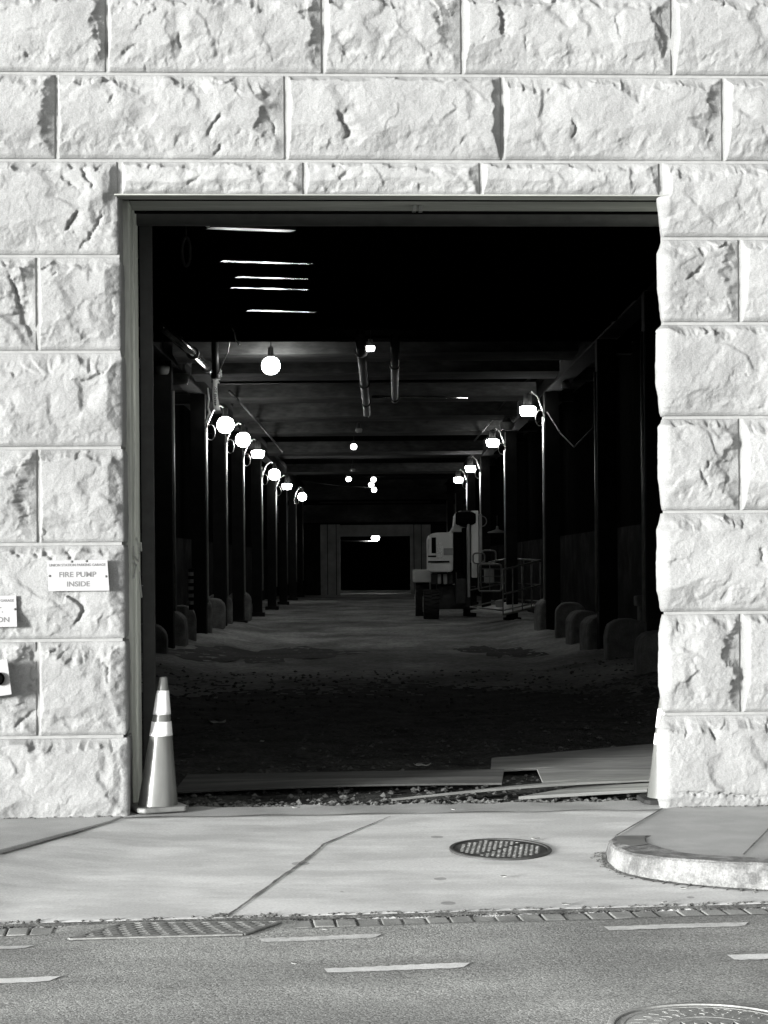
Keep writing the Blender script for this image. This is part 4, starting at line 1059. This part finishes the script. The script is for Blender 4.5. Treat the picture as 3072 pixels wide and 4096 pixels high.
pipe([P(1130, 766, 40), P(1138, 770, 41), P(1158, 806, 41), P(1128, 832, 43), P(1097, 860, 45), P(1060, 910, 50), P(1025, 952, 55)], .028, 'kinked dark hose hung along the right girder', M['rubber'], 'cable', 'cable')
pipe([P(655, 1040, 75), P(720, 1048, 80), P(760, 1052, 83), P(800, 1053, 86)], .02, 'faint cable slung toward the bulb cluster', M['rubber'], 'cable', 'cable')
pipe([P(495, 845, 40), P(520, 870, 43), P(560, 915, 48), P(610, 975, 58)], .03, 'dark hose slung along the left girder', M['rubber'], 'cable', 'cable')
tp = empty('barrier_tape', tuple(P(466, 815, 34.6)), 0, 'white barrier tape lettered DO NOT ENTER dangling from the pipe joint', 'tape')
o0 = P(466, 815, 34.6); vs = []; n = 14
for i in range(n+1):
    t = i/n; c_ = P(466-4*math.sin(t*2.2)+6*t*t*1.2, 815+71*t, 34.6-.02*math.sin(t*8))-o0
    hw = .042+.014*t
    vs += [(c_.x-hw, c_.y+.01*math.sin(t*6), c_.z), (c_.x+hw, c_.y-.01*math.sin(t*6), c_.z)]
m = MB(); m.add(vs, [(2*i, 2*i+1, 2*i+3, 2*i+2) for i in range(n)]); ob = m.build('ribbon', M['tape'], tp, smooth=True)
so_ = ob.modifiers.new('s', 'SOLIDIFY'); so_.thickness = .002
tx = text('DO NOT ENTER', .54, .045, M['letterdark'], None, 'lettering', 0, 0, 0, -math.pi/2-.03)
tx.parent = tp; tx.location = (P(465.5, 846, 34.6)-o0)+Vector((0, -.016, 0))
m = MB(); kp = P(469, 806, 34.7)-o0
for i in range(6):
    pts = [(kp.x+random.uniform(-.03, .05)+.07*math.cos(q/10*6.28)*random.uniform(.7, 1.1), kp.y-.1+.04*math.sin(q), kp.z+.09*math.sin(q/10*6.28)-.02*i) for q in range(9)]
    m.tube(pts, .012, 6)
m.build('knot', M['tape'], tp, smooth=True)
m = MB(); q0_ = P(449, 838, 34.6)-o0; m.tube([q0_, q0_+Vector((.02, 0, -.2)), q0_+Vector((-.0, 0, -.36)), q0_+Vector((.03, 0, -.46)), q0_+Vector((-.06, 0, -.66))], [.012, .02, .016, .03, .006], 6); m.build('tail', M['tape'], tp, smooth=True)
m = MB(); a = P(500, 706, 31); m.tube([(0, 0, 0), (.05, 0, -.1), (.07, 0, -.22), (.13, 0, -.30)], [.012, .014, .012, .02], 6)
o = m.build('rag', M['tape']); o.location = a; prop(o, 'pale torn rag dangling from the front ceiling at upper left', 'rag')
# hoist chain loop and small dark fitting near the header
ch = empty('chain_loop', tuple(P(402, 500, 16.5)), 0, 'dark hoist chain looped up behind the header at upper left', 'chain')
m = MB(); pts = []
for i in range(40):
    q = i/40*2*math.pi; pts.append((.036*math.cos(q), 0, -.18+.125*math.sin(q)))
m.tube(pts, .013, 8, closed=True); m.tube([(0, 0, .15), (0, 0, -.06)], .004, 6); m.build('links', M['dullpipe'], ch, smooth=True)
fx = empty('pull_cord', tuple(P(449, 480, 15)), 0, 'small pale pull cord end hanging behind the header', 'cord')
m = MB(); m.lathe([(.014, .03), (.02, .0), (.018, -.035), (.006, -.04)], (0, 0, 0), 12); m.build('grip', M['paper'], fx, smooth=True)
m = MB(); m.tube([(0, 0, .02), (.006, 0, .06), (-.004, 0, .16)], .005, 6); m.build('line', M['paper'], fx)

# rounded wheel guards
def guard(x, d, hgt, wd, label):
    o = empty('wheel_guard', (x, d, -.02), 0, label, 'wheel guard', 'rounded concrete guards along both sides')
    n = 14; prof = []
    r_ = min(wd*.48, hgt*.6)
    prof.append((-wd/2, -.3))
    for i in range(n+1):
        q = math.pi-i/n*math.pi; prof.append((math.copysign(abs(math.cos(q))**.8, math.cos(q))*wd/2, hgt-r_+r_*math.sin(q)**.8 if math.sin(q) > 0 else hgt-r_))
    prof.append((wd/2, -.3))
    m = MB(); m.prism([(a+random.uniform(-.008, .008), -.0, b) for a, b in prof], (0, .75, 0)); m.build('body', M['guard'], o, bevel=.05); return o
def guard_px(pe, yt, yb, d, side, label):
    h_ = (yb-yt)*d/F; p = P(pe, yb, d); wd_ = .62
    guard(p.x-side*wd_/2, d, h_, wd_, label); bpy.data.objects[-1] if False else None
    g = [o for o in COL.objects if o.get('label') == label][0]; g.location.z = p.z; g.rotation_euler.z = random.uniform(-.12, .12); g.scale = (random.uniform(.88, 1.1), 1, random.uniform(.93, 1.08))
for k, (pe, yt, yb, d) in enumerate(((357, 1350, 1420, 31.3), (398, 1321, 1384, 34.3), (426, 1309, 1361, 37), (460, 1293, 1343, 40.6), (483, 1290, 1334, 43.4), (501, 1284, 1324, 46.4), (540, 1280, 1318, 52.8))):
    guard_px(pe, yt, yb, d, 1, f'rounded concrete wheel guard, {ORD[k]} from the front on the left')
for k, (pe, yt, yb, d) in enumerate(((1390, 1364, 1430, 24.7), (1315, 1343, 1408, 28.4), (1271, 1327, 1390, 31.1), (1231, 1317, 1375, 34), (1199, 1302, 1358, 36.8), (1165, 1293, 1340, 40.3))):
    guard_px(pe, yt, yb, d, -1, f'rounded concrete wheel guard, {ORD[k]} from the front on the right')
hp = empty('hazard_post', tuple(P(413, 1306, 36.5)), 0, 'short black and white striped post on the left guard', 'post')
m = MB()
for i in range(5): m.lathe([(.05, 0), (.05, .075)], (0, 0, i*.14), 10)
m.build('white_band', M['guard'], hp)
m = MB(); m.lathe([(.046, -.1), (.046, .68), (.02, .70)], (0, 0, 0), 10); m.build('shaft', M['black'], hp)
hp = empty('stub_pier', tuple(P(1396, 1378, 29.5)), 0, 'squat stepped concrete pier at the right behind the stone corner', 'pier')
m = MB(); m.box((-.10, 0, 0), (.12, .3, .5)).box((-.15, -.03, .5), (.16, .33, .66)); m.build('block', M['guard'], hp, bevel=.02)

# ------------------------------------------------------------------ end wall
ew = empty('end_wall', (0, 100, 0), 0, 'far concrete end wall with a wide dark doorway', 'wall')
def eb(m, x0, y0, x1, y1, t0, t1):
    a, b = P(x0, y1, 100), P(x1, y0, 100); m.box((a.x, t0, a.z), (b.x, t1, b.z))
m = MB(); eb(m, 540, 1088, 1075, 1130, 0, .4); eb(m, 540, 1030, 1075, 1081, .1, .4); m.build('spandrel', M['slab'], ew)
m = MB(); eb(m, 690, 1082.5, 930, 1087.5, -.15, .09); m.build('beam_flange', M['slab'], ew)
m = MB(); eb(m, 728, 1133, 892, 1159, .05, .4); m.build('door_header', M['endconc'], ew)
m = MB(); eb(m, 540, 1129.8, 1075, 1132.6, -.05, .4); m.build('ledge', M['soot'], ew)
for x0, x1 in ((693, 706), (709, 725), (728, 734.5), (887, 893), (896, 909), (912, 930)):
    m = MB(); eb(m, x0, 1133, x1, 1292, -.02, .35); m.build('pilaster', M['endconc'], ew)
m = MB(); eb(m, 540, 1133, 692, 1292, .05, .4); eb(m, 931, 1133, 1075, 1292, .05, .4); eb(m, 706.2, 1133, 708.8, 1292, .2, .4); eb(m, 725.2, 1133, 727.8, 1292, .2, .4); eb(m, 893.2, 1133, 895.8, 1292, .2, .4); eb(m, 909.2, 1133, 911.8, 1292, .2, .4)
m.build('infill', M['soot'], ew)
m = MB(); m.box((-6.6, .46, 3.3), (6.8, .6, 6.6)).box((-6.6, .46, -.3), (-2.3, .6, 3.3)).box((2.5, .46, -.3), (6.8, .6, 3.3)); m.build('back_panel', M['black'], ew)
m = MB(); eb(m, 735, 1275, 887, 1281, -.3, .1); m.build('sill', M['endconc'], ew)
m = MB(); m.box((-3.2, 118, -.2), (3.4, 118.3, 5)).box((-3.3, 100.4, -.2), (-3.1, 118, 5)).box((3.2, 100.4, -.2), (3.4, 118, 5)).box((-3.3, 100.4, 4.2), (3.4, 118, 4.4)); prop(m.build('far_room', M['black']), kind='structure')
pipe([P(738, 1168.5, 104), P(815, 1169.5, 104)], .035, 'thin bright rail crossing the far doorway below its lamp', M['galv'], name='rail')

# ------------------------------------------------------------------ boom lift
LDp = 56.0
bl = empty('boom_lift', tuple(G(985, 1335, 0)), 0, 'pale articulating boom lift with black tyres and empty work basket parked at right', 'boom lift')
o0 = Vector(bl.location)
def lp_(px, py, d): return P(px, py, d)-o0
def pbox(m, x0, y0, x1, y1, d0, d1):
    a, b = P(x0, y1, d0), P(x1, y0, d0); m.box((a.x-o0.x, d0-o0.y, a.z-o0.z), (b.x-o0.x, d1-o0.y, b.z-o0.z))
def pprism(m, pts, d0, d1): m.prism([lp_(x, y, d0) for x, y in pts], (0, d1-d0, 0))
m = MB(); pprism(m, [(925, 1232), (924.5, 1165), (927, 1157), (934, 1152), (944, 1150.5), (979, 1149.5), (979, 1233), (974, 1236), (928, 1236)], 56.6, 58.2); tb = m.build('turret', M['white'], bl, bevel=.05)
m = MB(); pprism(m, [(968, 1151), (975, 1146), (980, 1136), (982, 1114), (986, 1107), (993, 1103.5), (1004, 1102.5), (1004, 1150)], 56.9, 58.0); m.build('counterweight', M['white'], bl, bevel=.05)
m = MB(); pbox(m, 932.5, 1161, 941.5, 1195, 56.57, 56.7); m.build('vent', M['black'], tb)
m = MB(); pbox(m, 924.8, 1200, 942, 1203.2, 56.56, 56.7); pbox(m, 924.8, 1211.5, 971, 1215.5, 56.56, 56.7); m.build('slot', M['black'], tb)
m = MB(); pbox(m, 942.5, 1172, 957, 1199, 56.575, 56.7); pbox(m, 943, 1201, 949.5, 1207, 56.575, 56.7); pbox(m, 951.5, 1200.5, 960, 1209, 56.575, 56.7); m.build('decal', M['decal'], tb)
m = MB(); pbox(m, 958.5, 1184, 979, 1199, 56.58, 56.7); m.build('stripe', M['grey'], tb)
m = MB(); pbox(m, 980, 1149, 998, 1236, 56.7, 57.9); pbox(m, 999, 1140, 1006, 1240, 56.5, 57.2); m.build('riser', M['black'], bl, bevel=.02)
m = MB(); pprism(m, [(989, 1108), (1000, 1102), (1018, 1102), (1022, 1112), (1020, 1132), (1012, 1140), (994, 1136), (989, 1126)], 56.4, 57.4); m.build('knuckle', M['darksteel'], bl, bevel=.03)
m = MB(); m.lathe([(.16, -.3), (.2, -.25), (.2, .2), (.14, .3)], lp_(1006, 1120, 56.2), 18, 'x'); m.build('pivot', M['black'], bl, smooth='auto')
m = MB(); pbox(m, 1018.5, 1103, 1033, 1216, 56.2, 56.5); bo = m.build('boom', M['white'], bl, bevel=.015)
m = MB(); pbox(m, 1035, 1110, 1041, 1216, 56.25, 56.55); m.build('boom_rail', M['grey'], bl, bevel=.01)
m = MB(); pbox(m, 1024, 1125, 1031, 1137, 56.185, 56.3); m.build('decal', M['decal'], bo)
m = MB(); pbox(m, 1010.5, 1130, 1014.5, 1290, 56.1, 56.3); m.build('jib', M['grey'], bl, bevel=.01)
m = MB(); m.tube([lp_(1041+10*math.cos(q), 1126+11*math.sin(q), 56.3) for q in [i/12*math.pi-math.pi/2 for i in range(13)]], .018, 6); m.build('hose', M['rail'], bl, smooth=True)
m = MB(); pbox(m, 893, 1230, 932, 1258, 57.6, 58.6); m.build('fender', M['white'], bl, bevel=.04)
m = MB(); pbox(m, 932, 1238, 980, 1262, 57.0, 58.2); pbox(m, 945, 1262, 1016, 1316, 57.4, 58.4); pbox(m, 985, 1250, 1008, 1305, 56.6, 57.3); m.build('chassis', M['darksteel'], bl, bevel=.03)
m = MB(); pbox(m, 946, 1240, 953, 1262, 56.8, 57.0); pbox(m, 958, 1240, 966, 1262, 56.8, 57.0); m.build('cylinder', M['grey'], bl, bevel=.02)
def wheel(px0, px1, py0, py1, d):
    a, b = lp_(px0, py1, d), lp_(px1, py0, d); r_ = (b.z-a.z)/2; zc_ = (a.z+b.z)/2; w_ = b.x-a.x
    m = MB(); m.lathe([(r_*.62, 0), (r_*.86, .01), (r_*.97, w_*.14), (r_, w_*.3), (r_, w_*.7), (r_*.97, w_*.86), (r_*.86, w_*.99), (r_*.62, w_)], (a.x, a.y+r_, zc_), 40, 'x')
    for i in range(22):
        q = 2*math.pi*i/22
        for h0 in (0, 1):
            qq = q+h0*math.pi/22; c_ = Vector((a.x+w_*(.27+.46*h0), a.y+r_+r_*math.cos(qq), zc_+r_*math.sin(qq)))
            tg = Vector((0, -math.sin(qq), math.cos(qq))); nr = Vector((0, math.cos(qq), math.sin(qq))); ax_ = Vector((1, 0, 0))
            aa = (ax_*w_*.25+tg*.03*(1-2*h0)); m.prism([c_-aa-tg*.035-nr*.01, c_+aa-tg*.035-nr*.01, c_+aa+tg*.035-nr*.01, c_-aa+tg*.035-nr*.01], nr*.035)
    ob = m.build('wheel', M['rubber'], bl, smooth='auto')
    m = MB(); m.lathe([(r_*.60, .02), (r_*.56, -.004), (r_*.50, .03), (r_*.25, .05), (r_*.22, .0), (.02, -.01)], (a.x, a.y+r_, zc_), 28, 'x'); m.build('rim', M['white'], ob, smooth='auto')
wheel(898, 928, 1255, 1331.5, 57.8); wheel(915, 949.5, 1275.5, 1336, 55.6); wheel(1002, 1030, 1268, 1331, 57.6)
# basket
A, B, C = lp_(1016, 1323, 51.), lp_(1087, 1331, 49.), lp_(1168, 1311, 51.5); D = A+C-B
m = MB(); m.prism([A, B, C, D], (0, 0, .06)); fl = m.build('basket_floor', M['grey'], bl, bevel=.01)
def rail(m, pts, r=.024, n=8): m.tube(pts, r, n)
Zv = lambda z: Vector((0, 0, z))
m = MB()
TOP, MID, LOW = 1.28, .76, .15
rail(m, [A+Zv(LOW), B+Zv(LOW), C+Zv(LOW), D+Zv(LOW), A+Zv(LOW)], .022)
rail(m, [B+Zv(TOP-.05), B.lerp(C, .1)+Zv(TOP-.06), C+Zv(TOP), D+Zv(TOP+.02), A.lerp(D, .5)+Zv(TOP+.0)])
rail(m, [B+Zv(MID*.75), B.lerp(C, .1)+Zv(MID*.75), C+Zv(MID*.8), D+Zv(MID*.8), A+Zv(MID*.8)], .02)
for f in (.0, .25, .5, .75, 1.): rail(m, [B.lerp(C, f)+Zv(.03), B.lerp(C, f)+Zv(TOP-.04)], .017)
for f in (.25, .5, .75, 1.): rail(m, [C.lerp(D, f)+Zv(.03), C.lerp(D, f)+Zv(TOP)], .017)
m.build('basket_rail', M['rail'], bl, smooth=True)
def loop(pts, r=.022):
    m = MB(); m.tube(smoothpoly([Vector(p) for p in pts]+[Vector(pts[0])], 3)[:-1], r, 8, closed=True); return m
def hoop(x0, y0, x1, y1, d, rr=5):
    q = []
    for cx, cy, a0 in ((x1-rr, y0+rr, -90), (x1-rr, y1-rr, 0), (x0+rr, y1-rr, 90), (x0+rr, y0+rr, 180)):
        for i in range(4):
            a = R(a0+i*30); q.append(lp_(cx+rr*math.cos(a), cy+rr*math.sin(a), d))
    return q
m = MB(); m.tube(hoop(1034, 1219, 1083, 1277, 49.7), .024, 8, closed=True)
for y in (1229, 1245, 1258): m.tube([lp_(1036, y, 49.7), lp_(1082, y, 49.7)], .014, 6)
m.tube([lp_(1058, 1221, 49.7), lp_(1058, 1276, 49.7)], .014, 6); m.build('gate', M['rail'], bl, smooth=True)
m = MB(); m.tube(hoop(1022, 1195, 1047, 1217, 50.4, 6), .022, 8, closed=True); m.tube(hoop(1040, 1189, 1071, 1217, 51., 7), .022, 8, closed=True); m.build('guard_hoop', M['rail'], bl, smooth=True)
m = MB(); pbox(m, 1047, 1228, 1068, 1260, 50.2, 50.5); m.build('control_box', M['grey'], bl, bevel=.03)
m = MB(); pbox(m, 1020, 1215, 1031, 1248, 50.8, 51.1); m.build('control_panel', M['white'], bl, bevel=.02)
m = MB(); pbox(m, 1072, 1297, 1086, 1312, 49.8, 50.1); m.build('tool_box', M['grey'], bl, bevel=.02)
# bell-shaped lamp shade lying on the far rail
sh_ = empty('lamp_shade', tuple(P(1074, 1147, 60)), 0, 'pale dish lamp shade hanging beyond the boom lift basket', 'lamp shade')
m = MB(); m.lathe([(.03, .16), (.05, .05), (.30, -.03), (.31, -.06), (.28, -.05)], (0, 0, 0), 20); m.build('dish', M['grey'], sh_, smooth=True)
m = MB(); m.tube([(0, 0, .15), (0, 0, .5)], .012, 6); m.build('stem', M['darksteel'], sh_)
